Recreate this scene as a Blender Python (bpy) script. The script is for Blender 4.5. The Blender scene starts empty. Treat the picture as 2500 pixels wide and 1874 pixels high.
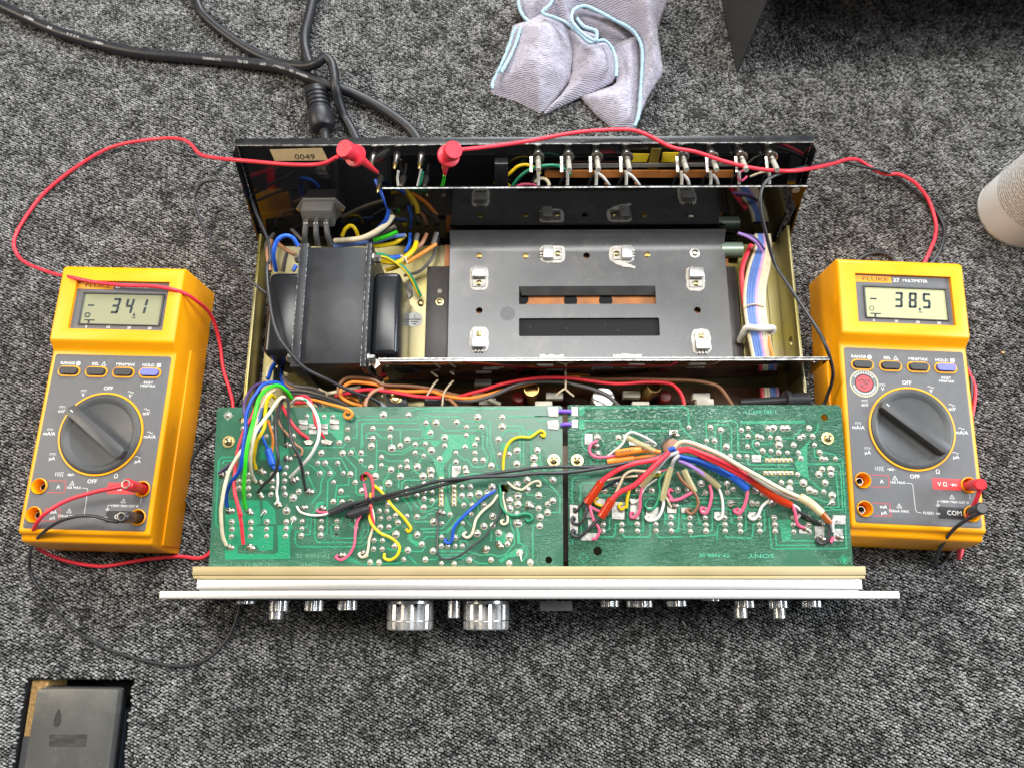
import bpy, bmesh, math, random
from mathutils import Vector, Matrix
from mathutils.geometry import delaunay_2d_cdt
random.seed(7)
S = bpy.context.scene
COL = S.collection
# ---------------------------------------------------------------- camera
# all lengths below are in millimetres and are scaled to metres when meshes are made
F, NX, NY, HC = 1878.0, 1270.0, 1450.0, 600.0       # focal length in photo pixels, nadir pixel, camera height
dn = Vector(((NX-1250)/F, -(NY-937)/F, -1)).normalized()
xc = (Vector((1, 0, 0)) - dn*dn.x).normalized()
zc = -dn
yc = zc.cross(xc)
RW = Matrix((xc, yc, zc))                            # camera space -> world
cam = bpy.data.cameras.new('camera')
co = bpy.data.objects.new('camera', cam)
COL.objects.link(co)
co.matrix_world = Matrix.Translation((0, 0, HC*.001)) @ RW.to_4x4()
cam.sensor_width = 36
cam.lens = 36*F/2500
cam.clip_start = .01
cam.clip_end = 50
cam.dof.use_dof = True
cam.dof.focus_distance = .535
cam.dof.aperture_fstop = 11
S.camera = co
# ---------------------------------------------------------------- light
w = bpy.data.worlds.new('World')
S.world = w
w.use_nodes = True
w.node_tree.nodes['Background'].inputs[0].default_value = (.97, .98, 1, 1)
w.node_tree.nodes['Background'].inputs[1].default_value = .075

def area(name, loc, target, sx, sy, power, color):
    l = bpy.data.lights.new(name, 'AREA')
    l.shape = 'RECTANGLE'
    l.size = sx
    l.size_y = sy
    l.energy = power
    l.color = color
    o = bpy.data.objects.new(name, l)
    COL.objects.link(o)
    o.location = loc
    o.rotation_euler = (Vector(target)-Vector(loc)).to_track_quat('-Z', 'Y').to_euler()
    return o

area('ceiling_light', (.1, .70, 2.0), (0, .3, 0), 1.6, .42, 38, (1, .985, .96))
area('window_light', (2.0, .36, 1.2), (0, .1, 0), .9, .8, 50, (.84, .92, 1))
area('far_window', (.3, 2.2, 1.35), (0, .1, 0), 1.4, .8, 72, (.93, .97, 1))
area('room_lamp', (-1.7, .40, 1.25), (0, .1, 0), .7, .7, 26, (1, .88, .70))
S.view_settings.view_transform = 'Standard'
S.view_settings.look = 'None'
S.view_settings.exposure = .06
S.view_settings.gamma = 1
# ---------------------------------------------------------------- photo pixel -> point at height z
def ray(px, py):
    return RW @ Vector(((px-1250)/F, -(py-937)/F, -1))
def at(px, py, z=0.0):
    v = ray(px, py)
    t = (z-HC)/v.z
    return Vector((v.x*t, v.y*t, z))
CR = {'A': (500, 960, 5.5275), 'B': (500, 1200, 5.5275), 'C': (880, 960, 5.5275), 'D': (880, 1200, 5.5275),
      'E': (1260, 960, 5.5275), 'F': (1260, 1200, 5.5275), 'G': (1640, 960, 4.8065), 'H': (1640, 1200, 4.8065),
      'I': (620, 860, 5.5275), 'J': (1000, 860, 5.5275), 'K': (1380, 860, 5.5275), 'L': (1740, 860, 5.5275),
      'P': (560, 300, 4.422), 'Q': (1060, 300, 4.422), 'R': (1500, 300, 3.948), 'T': (620, 560, 4.422),
      'U': (1540, 560, 4.422), 'V': (1060, 560, 4.422), 'Z': (0, 0, 1.0), 'X': (1140, 0, 3.948), 'Y': (0, 1574, 5.5275)}
def parse(s):
    """'A600,0 540,130 B20,30' -> photo pixels; a letter picks the reference frame for what follows"""
    k = 'Z'
    out = []
    for tok in s.split():
        if tok[0].isalpha():
            k = tok[0]
            tok = tok[1:]
        a = [float(q) for q in tok.split(',')]
        x0, y0, sc = CR[k]
        out.append((x0+a[0]/sc, y0+a[1]/sc) + tuple(a[2:]))
    return out
# ---------------------------------------------------------------- mesh helpers
class MB:
    def __init__(s):
        s.v = []; s.f = []; s.m = []
    def add(s, vs, fs, mi=0):
        b = len(s.v)
        s.v += [tuple(p) for p in vs]
        s.f += [tuple(b+i for i in f) for f in fs]
        s.m += [mi]*len(fs)
        return s
    def box(s, x0, x1, y0, y1, z0, z1, bev=0, seg=2, mi=0, M=None):
        bm = bmesh.new()
        bmesh.ops.create_cube(bm, size=1)
        for v in bm.verts:
            v.co = Vector(((x0+x1)/2+v.co.x*(x1-x0), (y0+y1)/2+v.co.y*(y1-y0), (z0+z1)/2+v.co.z*(z1-z0)))
        if bev:
            bmesh.ops.bevel(bm, geom=bm.edges[:], offset=bev, segments=seg, profile=.5, affect='EDGES')
        return s.bm(bm, mi, M)
    def bm(s, bm, mi=0, M=None):
        bm.verts.index_update()
        vs = [(M @ v.co if M else v.co.copy()) for v in bm.verts]
        fs = [[v.index for v in f.verts] for f in bm.faces]
        bm.free()
        return s.add(vs, fs, mi)
    def prism(s, pts, z0, z1, mi=0, bev=0, M=None):
        bm = bmesh.new()
        f = bm.faces.new([bm.verts.new((p[0], p[1], z0)) for p in pts])
        bmesh.ops.recalc_face_normals(bm, faces=bm.faces)
        if f.normal.z > 0:
            f.normal_flip()
        r = bmesh.ops.extrude_face_region(bm, geom=[f])
        top = [g for g in r['geom'] if isinstance(g, bmesh.types.BMVert)]
        for v in top:
            v.co.z = z1
        bmesh.ops.recalc_face_normals(bm, faces=bm.faces)
        if bev:
            es = [e for e in bm.edges if all(abs(v.co.z-z1) < 1e-6 for v in e.verts)]
            bmesh.ops.bevel(bm, geom=es, offset=bev, segments=2, profile=.5, affect='EDGES')
        return s.bm(bm, mi, M)
    def tube(s, pts, r, n=8, mi=0, caps=True):
        pts = [Vector(p) for p in pts]
        N = len(pts)
        rr = r if isinstance(r, (list, tuple)) else [r]*N
        t0 = (pts[1]-pts[0]).normalized()
        up = Vector((0, 0, 1)) if abs(t0.z) < .9 else Vector((0, 1, 0))
        nrm = (up-t0*up.dot(t0)).normalized()
        vs = []
        for i in range(N):
            t = (pts[min(i+1, N-1)]-pts[max(i-1, 0)]).normalized()
            nrm = (nrm-t*nrm.dot(t)).normalized()
            bn = t.cross(nrm)
            for k in range(n):
                a = 2*math.pi*k/n
                vs.append(pts[i]+(nrm*math.cos(a)+bn*math.sin(a))*rr[i])
        fs = [(i*n+k, i*n+(k+1) % n, (i+1)*n+(k+1) % n, (i+1)*n+k) for i in range(N-1) for k in range(n)]
        if caps:
            fs += [tuple(range(n))[::-1], tuple((N-1)*n+k for k in range(n))]
        return s.add(vs, fs, mi)
    def lathe(s, prof, base, axis=(0, 0, 1), n=20, mi=0, caps=True):
        """prof: (radius, height along axis) pairs; closed by fans where the radius is 0"""
        ax = Vector(axis).normalized()
        q = Vector((0, 0, 1)).rotation_difference(ax)
        base = Vector(base)
        vs = []
        for (r, h) in prof:
            for k in range(n):
                a = 2*math.pi*k/n
                vs.append(base+q @ Vector((r*math.cos(a), r*math.sin(a), h)))
        fs = [(i*n+k, i*n+(k+1) % n, (i+1)*n+(k+1) % n, (i+1)*n+k) for i in range(len(prof)-1) for k in range(n)]
        if caps:
            fs += [tuple(range(n))[::-1], tuple((len(prof)-1)*n+k for k in range(n))]
        return s.add(vs, fs, mi)
    def ribbon(s, pts, wd, z, th=.12, mi=0):
        P = [Vector((p[0], p[1])) for p in pts]
        L = []; Rr = []
        for i in range(len(P)):
            a = (P[i]-P[i-1]).normalized() if i else (P[1]-P[0]).normalized()
            b = (P[i+1]-P[i]).normalized() if i < len(P)-1 else a
            t = (a+b)
            t = t.normalized() if t.length > 1e-6 else a
            nn = Vector((-t.y, t.x))
            k = wd/2/max(.4, abs(nn.dot(Vector((-a.y, a.x)))))
            L.append(P[i]+nn*k); Rr.append(P[i]-nn*k)
        vs = []
        for a, b in zip(L, Rr):
            vs += [(a.x, a.y, z+th), (b.x, b.y, z+th), (a.x, a.y, z), (b.x, b.y, z)]
        fs = []
        for i in range(len(P)-1):
            o = 4*i
            fs += [(o, o+1, o+5, o+4), (o, o+4, o+6, o+2), (o+1, o+3, o+7, o+5)]
        o = 4*(len(P)-1)
        fs += [(0, 2, 3, 1), (o, o+1, o+3, o+2)]
        return s.add(vs, fs, mi)
    def build(s, name, mats, parent=None, sharp=40, local=False, off=None, recalc=True):
        o = mesh_obj(name, s, mats, parent, sharp, local)
        return o
ROOT = {}
def mesh_obj(name, mb, mats, parent=None, sharp=40, local=False):
    me = bpy.data.meshes.new(name)
    r = Vector((0, 0, 0)) if (parent is None or local) else ROOT[parent.name]
    me.from_pydata([((a-r.x)*.001, (b-r.y)*.001, (c-r.z)*.001) for a, b, c in mb.v], [], mb.f)
    if not isinstance(mats, (list, tuple)):
        mats = [mats]
    for m in mats:
        me.materials.append(m)
    if len(mats) > 1:
        me.polygons.foreach_set('material_index', mb.m)
    bm = bmesh.new(); bm.from_mesh(me)
    bmesh.ops.recalc_face_normals(bm, faces=bm.faces)
    bm.to_mesh(me); bm.free()
    me.shade_smooth()
    me.set_sharp_from_angle(angle=math.radians(sharp))
    o = bpy.data.objects.new(name, me)
    COL.objects.link(o)
    if parent:
        o.parent = parent
        ROOT[o.name] = ROOT.get(parent.name, Vector((0, 0, 0)))
    else:
        ROOT[o.name] = Vector((0, 0, 0))
    return o
def thing(name, label, cat, loc=(0, 0, 0), rz=0, group=None):
    o = bpy.data.objects.new(name, None)
    COL.objects.link(o)
    o.empty_display_size = .02
    o.location = Vector(loc)*.001
    o.rotation_euler = (0, 0, rz)
    o['label'] = label; o['category'] = cat
    if group: o['group'] = group
    ROOT[o.name] = Vector(loc)
    return o
def part(o, label=None, kind=None):
    if label: o['label'] = label
    if kind: o['kind'] = kind
    return o
def inst(src, name, parent, loc, rz=0, scale=1):
    o = bpy.data.objects.new(name, src)
    COL.objects.link(o)
    o.parent = parent
    r = ROOT[parent.name]
    o.location = (Vector(loc)-r)*.001
    o.rotation_euler = (0, 0, rz)
    o.scale = scale if isinstance(scale, tuple) else (scale,)*3
    return o
def proto(mb, mats, sharp=40):
    o = mesh_obj('proto', mb, mats, None, sharp)
    me = o.data
    bpy.data.objects.remove(o)
    return me
def cut(o, cutters):
    """cut holes through an object; cutters is an MB in the same space"""
    c = mesh_obj('cutter', cutters, [o.data.materials[0]], o.parent, 40, False)
    c.parent = None
    if o.parent: c.location = o.parent.matrix_world.translation if False else ROOT[o.name]*.001
    bpy.context.view_layer.update()
    m = o.modifiers.new('b', 'BOOLEAN')
    m.object = c; m.operation = 'DIFFERENCE'; m.solver = 'EXACT'
    dg = bpy.context.evaluated_depsgraph_get()
    me = bpy.data.meshes.new_from_object(o.evaluated_get(dg))
    o.modifiers.clear()
    o.data = me
    me.name = o.name
    bpy.data.objects.remove(c)
    me.set_sharp_from_angle(angle=math.radians(35))
def spline(P, n=6):
    """Catmull-Rom through the points"""
    P = [Vector(p) for p in P]
    if len(P) < 3:
        return [P[0].lerp(P[1], i/4) for i in range(5)]
    out = []
    for i in range(len(P)-1):
        p0 = P[i-1] if i else P[0]*2-P[1]
        p1, p2 = P[i], P[i+1]
        p3 = P[i+2] if i+2 < len(P) else P[-1]*2-P[-2]
        for k in range(n):
            t = k/n
            out.append(.5*((2*p1)+(p2-p0)*t+(2*p0-5*p1+4*p2-p3)*t*t+(3*p1-p0-3*p2+p3)*t**3))
    out.append(P[-1])
    return out
def path(s, z0, z1, bulge=0, n=5):
    px = parse(s)
    L = [0]
    for a, b in zip(px, px[1:]):
        L.append(L[-1]+math.hypot(a[0]-b[0], a[1]-b[1]))
    P = []
    for p, l in zip(px, L):
        t = l/L[-1]
        z = p[2] if len(p) > 2 else z0+(z1-z0)*t+bulge*4*t*(1-t)
        P.append(at(p[0], p[1], z))
    return spline(P, n)
def text_mesh(txt, size, M, th=.06, align='CENTER', bold=0.0, sx=1.0):
    """lettering as a thin solid; size = cap height in mm, M places it (mm)"""
    c = bpy.data.curves.new('t', 'FONT')
    c.body = txt; c.align_x = align; c.align_y = 'CENTER'
    c.size = size/.72; c.extrude = th; c.offset = bold
    c.resolution_u = 2
    o = bpy.data.objects.new('t', c)
    COL.objects.link(o)
    dg = bpy.context.evaluated_depsgraph_get()
    me = bpy.data.meshes.new_from_object(o.evaluated_get(dg))
    bpy.data.objects.remove(o)
    mb = MB()
    SX = Matrix.Diagonal((sx, 1, 1, 1))
    mb.add([M @ (SX @ v.co) for v in me.vertices], [list(p.vertices) for p in me.polygons])
    bpy.data.meshes.remove(me)
    return mb
def merge(*mbs):
    o = MB()
    for m in mbs:
        o.add(m.v, m.f)
    return o
def place(x, y, z, rz=0):
    return Matrix.Translation((x, y, z)) @ Matrix.Rotation(rz, 4, 'Z')
# ---------------------------------------------------------------- materials
def lin(c):
    return tuple((q/12.92 if q <= .04045 else ((q+.055)/1.055)**2.4) for q in c)
MATS = {}
def mat(name, col, rough=.5, metal=0, noise=0, nscale=200, bump=0, bscale=400, spec=.5, coat=0, aniso=0, trans=0, col2=None, thresh=None, detail=4, bdist=.0004, stretch=None, ior=1.45):
    if name in MATS:
        return MATS[name]
    m = bpy.data.materials.new(name)
    m.use_nodes = True
    nt = m.node_tree
    b = nt.nodes['Principled BSDF']
    b.inputs['Base Color'].default_value = (*col, 1)
    b.inputs['Roughness'].default_value = rough
    b.inputs['Metallic'].default_value = metal
    b.inputs['Specular IOR Level'].default_value = spec
    b.inputs['Coat Weight'].default_value = coat
    b.inputs['Coat Roughness'].default_value = .15
    b.inputs['Transmission Weight'].default_value = trans
    b.inputs['IOR'].default_value = ior
    tc = nt.nodes.new('ShaderNodeTexCoord')
    src = tc.outputs['Object']
    if stretch:
        mp = nt.nodes.new('ShaderNodeMapping')
        mp.inputs['Scale'].default_value = stretch
        nt.links.new(src, mp.inputs['Vector'])
        src = mp.outputs[0]
    if noise or col2:
        n = nt.nodes.new('ShaderNodeTexNoise')
        n.inputs['Scale'].default_value = nscale
        n.inputs['Detail'].default_value = detail
        nt.links.new(src, n.inputs['Vector'])
        r = nt.nodes.new('ShaderNodeValToRGB')
        lo, hi = thresh or (.3, .7)
        r.color_ramp.elements[0].position = lo
        r.color_ramp.elements[1].position = hi
        if col2:
            r.color_ramp.elements[0].color = (*col, 1)
            r.color_ramp.elements[1].color = (*col2, 1)
        else:
            r.color_ramp.elements[0].color = (*[q*(1-noise) for q in col], 1)
            r.color_ramp.elements[1].color = (*[min(1, q*(1+noise)) for q in col], 1)
        nt.links.new(n.outputs['Fac'], r.inputs[0])
        nt.links.new(r.outputs[0], b.inputs['Base Color'])
        mr = nt.nodes.new('ShaderNodeMapRange')
        mr.inputs['To Min'].default_value = max(.03, rough*.8)
        mr.inputs['To Max'].default_value = min(1, rough*1.25)
        nt.links.new(n.outputs['Fac'], mr.inputs['Value'])
        nt.links.new(mr.outputs[0], b.inputs['Roughness'])
    if bump:
        n2 = nt.nodes.new('ShaderNodeTexNoise')
        n2.inputs['Scale'].default_value = bscale
        n2.inputs['Detail'].default_value = 3
        nt.links.new(src, n2.inputs['Vector'])
        bp = nt.nodes.new('ShaderNodeBump')
        bp.inputs['Strength'].default_value = bump
        bp.inputs['Distance'].default_value = bdist
        nt.links.new(n2.outputs['Fac'], bp.inputs['Height'])
        nt.links.new(bp.outputs[0], b.inputs['Normal'])
    MATS[name] = m
    return m
def add_speck(m, scale, size, col, amount=.5):
    """scattered dust specks and scuffs over a material's base colour"""
    nt = m.node_tree
    b = nt.nodes['Principled BSDF']
    tc = nt.nodes.new('ShaderNodeTexCoord')
    v = nt.nodes.new('ShaderNodeTexVoronoi')
    v.inputs['Scale'].default_value = scale
    nt.links.new(tc.outputs['Object'], v.inputs['Vector'])
    n = nt.nodes.new('ShaderNodeTexNoise')
    n.inputs['Scale'].default_value = scale*.09
    n.inputs['Detail'].default_value = 5
    nt.links.new(tc.outputs['Object'], n.inputs['Vector'])
    sub = nt.nodes.new('ShaderNodeMath'); sub.operation = 'MULTIPLY'
    sub.inputs[1].default_value = size
    nt.links.new(n.outputs['Fac'], sub.inputs[0])
    lt = nt.nodes.new('ShaderNodeMath'); lt.operation = 'LESS_THAN'
    nt.links.new(v.outputs['Distance'], lt.inputs[0])
    nt.links.new(sub.outputs[0], lt.inputs[1])
    sp = nt.nodes.new('ShaderNodeSeparateColor')
    nt.links.new(v.outputs['Color'], sp.inputs[0])
    gt = nt.nodes.new('ShaderNodeMath'); gt.operation = 'LESS_THAN'
    gt.inputs[1].default_value = amount
    nt.links.new(sp.outputs[0], gt.inputs[0])
    mu = nt.nodes.new('ShaderNodeMath'); mu.operation = 'MULTIPLY'
    nt.links.new(lt.outputs[0], mu.inputs[0]); nt.links.new(gt.outputs[0], mu.inputs[1])
    mx = nt.nodes.new('ShaderNodeMix'); mx.data_type = 'RGBA'
    nt.links.new(mu.outputs[0], mx.inputs['Factor'])
    bc = b.inputs['Base Color']
    if bc.is_linked:
        nt.links.new(bc.links[0].from_socket, mx.inputs['A'])
    else:
        mx.inputs['A'].default_value = bc.default_value[:]
    mx.inputs['B'].default_value = (*col, 1)
    nt.links.new(mx.outputs['Result'], bc)
def add_patch(m, scale, lo, hi, col, amount=.5, detail=6):
    """soft irregular patches of dust or grime"""
    nt = m.node_tree
    b = nt.nodes['Principled BSDF']
    tc = nt.nodes.new('ShaderNodeTexCoord')
    n = nt.nodes.new('ShaderNodeTexNoise')
    n.inputs['Scale'].default_value = scale
    n.inputs['Detail'].default_value = detail
    n.inputs['Roughness'].default_value = .68
    nt.links.new(tc.outputs['Object'], n.inputs['Vector'])
    mr = nt.nodes.new('ShaderNodeMapRange')
    mr.inputs['From Min'].default_value = lo; mr.inputs['From Max'].default_value = hi
    mr.inputs['To Max'].default_value = amount
    nt.links.new(n.outputs['Fac'], mr.inputs['Value'])
    mx = nt.nodes.new('ShaderNodeMix'); mx.data_type = 'RGBA'
    nt.links.new(mr.outputs[0], mx.inputs['Factor'])
    bc = b.inputs['Base Color']
    if bc.is_linked:
        nt.links.new(bc.links[0].from_socket, mx.inputs['A'])
    else:
        mx.inputs['A'].default_value = bc.default_value[:]
    mx.inputs['B'].default_value = (*col, 1)
    nt.links.new(mx.outputs['Result'], bc)
PL = {}
def plastic(key):
    cols = {'red': (.68, .028, .04), 'leadred': (.80, .04, .065), 'pink': (.80, .10, .20), 'yellow': (.85, .58, .01), 'orange': (.85, .26, .03),
            'brown': (.24, .11, .055), 'tan': (.42, .20, .11), 'black': (.032, .032, .035), 'white': (.74, .72, .66), 'cream': (.72, .63, .44),
            'grey': (.38, .38, .39), 'blue': (.01, .075, .46), 'navy': (.012, .016, .05), 'bblue': (.02, .12, .62), 'green': (.04, .62, .02),
            'dgreen': (.02, .26, .13), 'purple': (.09, .05, .15), 'violet': (.17, .08, .52), 'lilac': (.42, .24, .62), 'lpink': (.62, .36, .56),
            'sblue': (.13, .23, .58), 'darkred': (.30, .012, .016), 'greywire': (.10, .09, .085)}
    return mat('wire_'+key, cols[key], .33, noise=.10, nscale=260, bump=.12, bscale=900, bdist=.0001)
M_solder = mat('solder', (.53, .52, .49), .34, .85, noise=.12, nscale=700, bump=.25, bscale=900, bdist=.0002)
M_flux = mat('solder_old', (.45, .42, .36), .34, 1, noise=.45, nscale=500, bump=.5, bscale=900, bdist=.0003)
M_tin = mat('tinned_pad', (.36, .35, .32), .44, .7, noise=.5, nscale=260, bump=.5, bscale=500, bdist=.0002)
M_alu = mat('anodised_aluminium', (.80, .79, .77), .36, .85, noise=.03, nscale=300, stretch=(1, 30, 30))
add_speck(M_alu, 60, .10, (.12, .1, .08), .25)
M_knob = mat('turned_aluminium', (.74, .73, .72), .25, .78, noise=.05, nscale=900)
M_gold = mat('gold_passivated_zinc', (.38, .30, .15), .52, .35, col2=(.44, .35, .20), nscale=25, bump=.12, bscale=900)
M_zinc = mat('zinc_chassis', (.27, .225, .06), .36, .75, col2=(.36, .32, .20), nscale=22)
add_speck(M_zinc, 500, .35, (.28, .22, .07), .35)
M_black = mat('gloss_black_steel', (.005, .005, .006), .05, 0, spec=.9, bump=.03, bscale=60)
M_blackm = mat('satin_black_steel', (.016, .016, .018), .32, 0, noise=.3, nscale=120, bump=.06, bscale=900)
add_speck(M_blackm, 420, .22, (.30, .29, .26), .16)
M_edge = mat('bare_edge', (.34, .34, .33), .35, .9, noise=.6, nscale=300)
M_deck = mat('painted_heatsink', (.085, .087, .090), .27, 0, noise=.14, nscale=40, bump=.12, bscale=1300, bdist=.0002, spec=.6)
add_speck(M_deck, 620, .30, (.26, .25, .22), .22)
M_trafo = mat('transformer_lacquer', (.020, .021, .024), .40, 0, noise=.2, nscale=90, bump=.10, bscale=1200, bdist=.0002)
add_speck(M_trafo, 420, .16, (.16, .16, .155), .18)
M_bobbin = mat('bobbin_plastic', (.010, .011, .013), .24, 0, bump=.08, bscale=200)
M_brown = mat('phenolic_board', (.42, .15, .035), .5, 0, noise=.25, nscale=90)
M_brown2 = mat('phenolic_board_dark', (.12, .045, .014), .5, 0, noise=.4, nscale=90)  # phenolic copy; a dimmer reflection in the front fin is put into its colour
M_meter = mat('yellow_meter_plastic', (.93, .36, .0), .38, 0, col2=(.97, .40, .002), nscale=30, bump=.10, bscale=2200, bdist=.0001)
M_panel = mat('grey_meter_panel', (.115, .115, .12), .50, 0, noise=.05, nscale=200, bump=.08, bscale=2500, bdist=.0001)
M_dial = mat('dial_plastic', (.060, .062, .064), .42, 0, noise=.05, bump=.2, bscale=2600, bdist=.0001)
M_mtext = mat('meter_print', (.72, .72, .70), .5)
add_patch(M_meter, 45, .60, .80, (.42, .20, .01), .45)
add_patch(M_panel, 60, .58, .80, (.20, .195, .18), .4)
add_patch(M_deck, 28, .56, .78, (.22, .20, .16), .55)
add_patch(M_deck, 70, .60, .72, (.045, .045, .045), .5)
add_patch(M_trafo, 30, .56, .80, (.07, .07, .066), .5)
add_patch(M_bobbin, 30, .60, .80, (.05, .05, .05), .4)
add_speck(M_meter, 90, .09, (.30, .17, .02), .14)
add_speck(M_panel, 160, .08, (.25, .25, .25), .12)
M_lcd = mat('lcd_glass', (.30, .30, .19), .12, 0, noise=.03, nscale=40, coat=.3)
M_lcd2 = mat('lcd_glass_bright', (.47, .47, .27), .12, 0, noise=.03, nscale=40, coat=.3)
M_seg = mat('lcd_segment', (.016, .028, .038), .4)
M_orange = mat('logo_orange', (.72, .30, .015), .4)
M_btn = mat('rubber_button', (.045, .045, .045), .55)
M_btnv = mat('violet_button', (.17, .18, .55), .5)
M_metal = mat('plated_metal', (.62, .60, .54), .30, 1, noise=.15, nscale=400)
M_brass = mat('brass_can', (.40, .27, .09), .32, .9, noise=.3, nscale=150)
M_screw = mat('yellow_zinc_screw', (.66, .52, .24), .28, 1, noise=.2, nscale=500)
M_dark = mat('dark_void', (.004, .004, .004), .8)
M_ceram = mat('ceramic_resistor', (.62, .58, .48), .6, noise=.1, nscale=200, bump=.2, bscale=800)
M_string = mat('lacing_cord', (.62, .50, .33), .8, noise=.2, nscale=900)
M_nylon = mat('nylon_clip', (.72, .70, .62), .4)
M_paste = mat('thermal_paste', (.66, .62, .57), .7, noise=.16, nscale=300, bump=.6, bscale=500, bdist=.0006)
M_trans = mat('transistor_cover', (.58, .58, .57), .38, .6, noise=.06, nscale=300)
M_paper = mat('paper_label', (.50, .38, .20), .8, noise=.06, nscale=200)
M_ink = mat('ink', (.03, .028, .025), .7)
M_rubber = mat('cord_rubber', (.014, .014, .017), .42, noise=.2, nscale=200, bump=.1, bscale=500)
M_print = mat('white_print', (.75, .75, .74), .6)
def tubemat(name, col, a):
    m = mat(name, col, .12, coat=.5)
    b = m.node_tree.nodes['Principled BSDF']
    b.inputs['Alpha'].default_value = a
    return m
M_clear = tubemat('clear_sleeve', (.50, .44, .22), .62)
M_redsl = tubemat('red_sleeve', (.50, .035, .008), .88)
M_redamber = tubemat('amber_sleeve', (.42, .10, .012), .82)
# ---------------------------------------------------------------- carpet
hx0, hx1 = at(36, 1856).x, at(318, 1720).x          # opening cut for the floor outlet
hy1 = at(200, 1658).y
hy0 = hy1-110
def carpet_mat(pile):
    m = bpy.data.materials.new('carpet_loops' if pile else 'carpet_backing')
    m.use_nodes = True
    nt = m.node_tree
    b = nt.nodes['Principled BSDF']
    b.inputs['Roughness'].default_value = .85
    b.inputs['Specular IOR Level'].default_value = .25
    if not pile:
        b.inputs['Base Color'].default_value = (.008, .008, .009, 1)
        return m
    oi = nt.nodes.new('ShaderNodeObjectInfo')
    ge = nt.nodes.new('ShaderNodeNewGeometry')
    n = nt.nodes.new('ShaderNodeTexNoise')
    n.inputs['Scale'].default_value = 60
    n.inputs['Detail'].default_value = 3
    nt.links.new(ge.outputs['Position'], n.inputs['Vector'])
    fi = nt.nodes.new('ShaderNodeTexNoise')
    fi.inputs['Scale'].default_value = 2600
    nt.links.new(ge.outputs['Position'], fi.inputs['Vector'])
    a = nt.nodes.new('ShaderNodeMath'); a.operation = 'MULTIPLY_ADD'
    a.inputs[1].default_value = .62
    nt.links.new(n.outputs['Fac'], a.inputs[0])
    s2 = nt.nodes.new('ShaderNodeMath'); s2.operation = 'MULTIPLY_ADD'
    s2.inputs[1].default_value = .32; s2.inputs[2].default_value = -.08
    nt.links.new(oi.outputs['Random'], s2.inputs[0])
    nt.links.new(s2.outputs[0], a.inputs[2])
    a2 = nt.nodes.new('ShaderNodeMath'); a2.operation = 'MULTIPLY_ADD'
    a2.inputs[1].default_value = .5
    nt.links.new(fi.outputs['Fac'], a2.inputs[0])
    nt.links.new(a.outputs[0], a2.inputs[2])
    r = nt.nodes.new('ShaderNodeValToRGB')
    e = r.color_ramp.elements
    e[0].position = .20; e[0].color = (.018, .018, .0185, 1)
    e[1].position = .95; e[1].color = (.43, .425, .415, 1)
    k = e.new(.50); k.color = (.07, .069, .067, 1)
    k = e.new(.70); k.color = (.235, .233, .228, 1)
    nt.links.new(a2.outputs[0], r.inputs[0])
    nt.links.new(r.outputs[0], b.inputs['Base Color'])
    return m
mb = MB()
BX, BY0, BY1 = 1500, -1000, 1800
for (x0, x1, y0, y1) in ((-BX, hx0, BY0, BY1), (hx1, BX, BY0, BY1), (hx0, hx1, hy1, BY1), (hx0, hx1, BY0, hy0)):
    mb.box(x0, x1, y0, y1, -22, -1)
carpet = part(mb.build('carpet', carpet_mat(False)), kind='structure')
# pile: one looped tuft per point, laid in slanting rows
random.seed(3)
pts = []
rot = math.radians(-24)
ca, sa = math.cos(rot), math.sin(rot)
PX, PY = 2.4, 2.05
for i in range(-430, 430):
    for j in range(-500, 500):
        x = i*PX+(j % 2)*PX/2+random.uniform(-.42, .42)
        y = j*PY+random.uniform(-.4, .4)
        X, Y = x*ca-y*sa, x*sa+y*ca
        Y += 230
        if abs(X) > 420+.16*Y+60 or Y < -185 or Y > 610: continue
        if hx0-.6 < X < hx1+.4 and hy0 < Y < hy1+.6: continue
        if -175 < X < 185 and 45 < Y < 262: continue
        pts.append((X*.001, Y*.001, random.uniform(-.0006, .0004)))
me = bpy.data.meshes.new('carpet_pile')
me.from_pydata(pts, [], [])
pile = bpy.data.objects.new('carpet_pile', me)
COL.objects.link(pile)

pile['kind'] = 'stuff'
M_pile = carpet_mat(True)
g = bpy.data.node_groups.new('pile', 'GeometryNodeTree')
g.interface.new_socket('Geometry', in_out='INPUT', socket_type='NodeSocketGeometry')
g.interface.new_socket('Geometry', in_out='OUTPUT', socket_type='NodeSocketGeometry')
N = g.nodes
gi = N.new('NodeGroupInput'); go = N.new('NodeGroupOutput')
sp = N.new('GeometryNodeMeshUVSphere')
sp.inputs['Segments'].default_value = 8; sp.inputs['Rings'].default_value = 6; sp.inputs['Radius'].default_value = .001
tr = N.new('GeometryNodeTransform')
tr.inputs['Scale'].default_value = (1.42, .86, 1.5)
sm = N.new('GeometryNodeSetShadeSmooth')
sg = N.new('GeometryNodeSetMaterial'); sg.inputs['Material'].default_value = M_pile
ip = N.new('GeometryNodeInstanceOnPoints')
rr = N.new('FunctionNodeRandomValue'); rr.data_type = 'FLOAT_VECTOR'
rr.inputs[0].default_value = (-.45, -.45, -.85); rr.inputs[1].default_value = (.45, .45, .25)
rs = N.new('FunctionNodeRandomValue'); rs.data_type = 'FLOAT'
rs.inputs[2].default_value = .72; rs.inputs[3].default_value = 1.18
L = g.links.new
L(gi.outputs[0], ip.inputs['Points']); L(sp.outputs['Mesh'], tr.inputs['Geometry']); L(tr.outputs[0], sm.inputs['Geometry'])
L(sm.outputs[0], sg.inputs['Geometry']); L(sg.outputs[0], ip.inputs['Instance'])
L(rr.outputs[0], ip.inputs['Rotation']); L(rs.outputs[1], ip.inputs['Scale']); L(ip.outputs[0], go.inputs[0])
md = pile.modifiers.new('pile', 'NODES'); md.node_group = g

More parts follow.
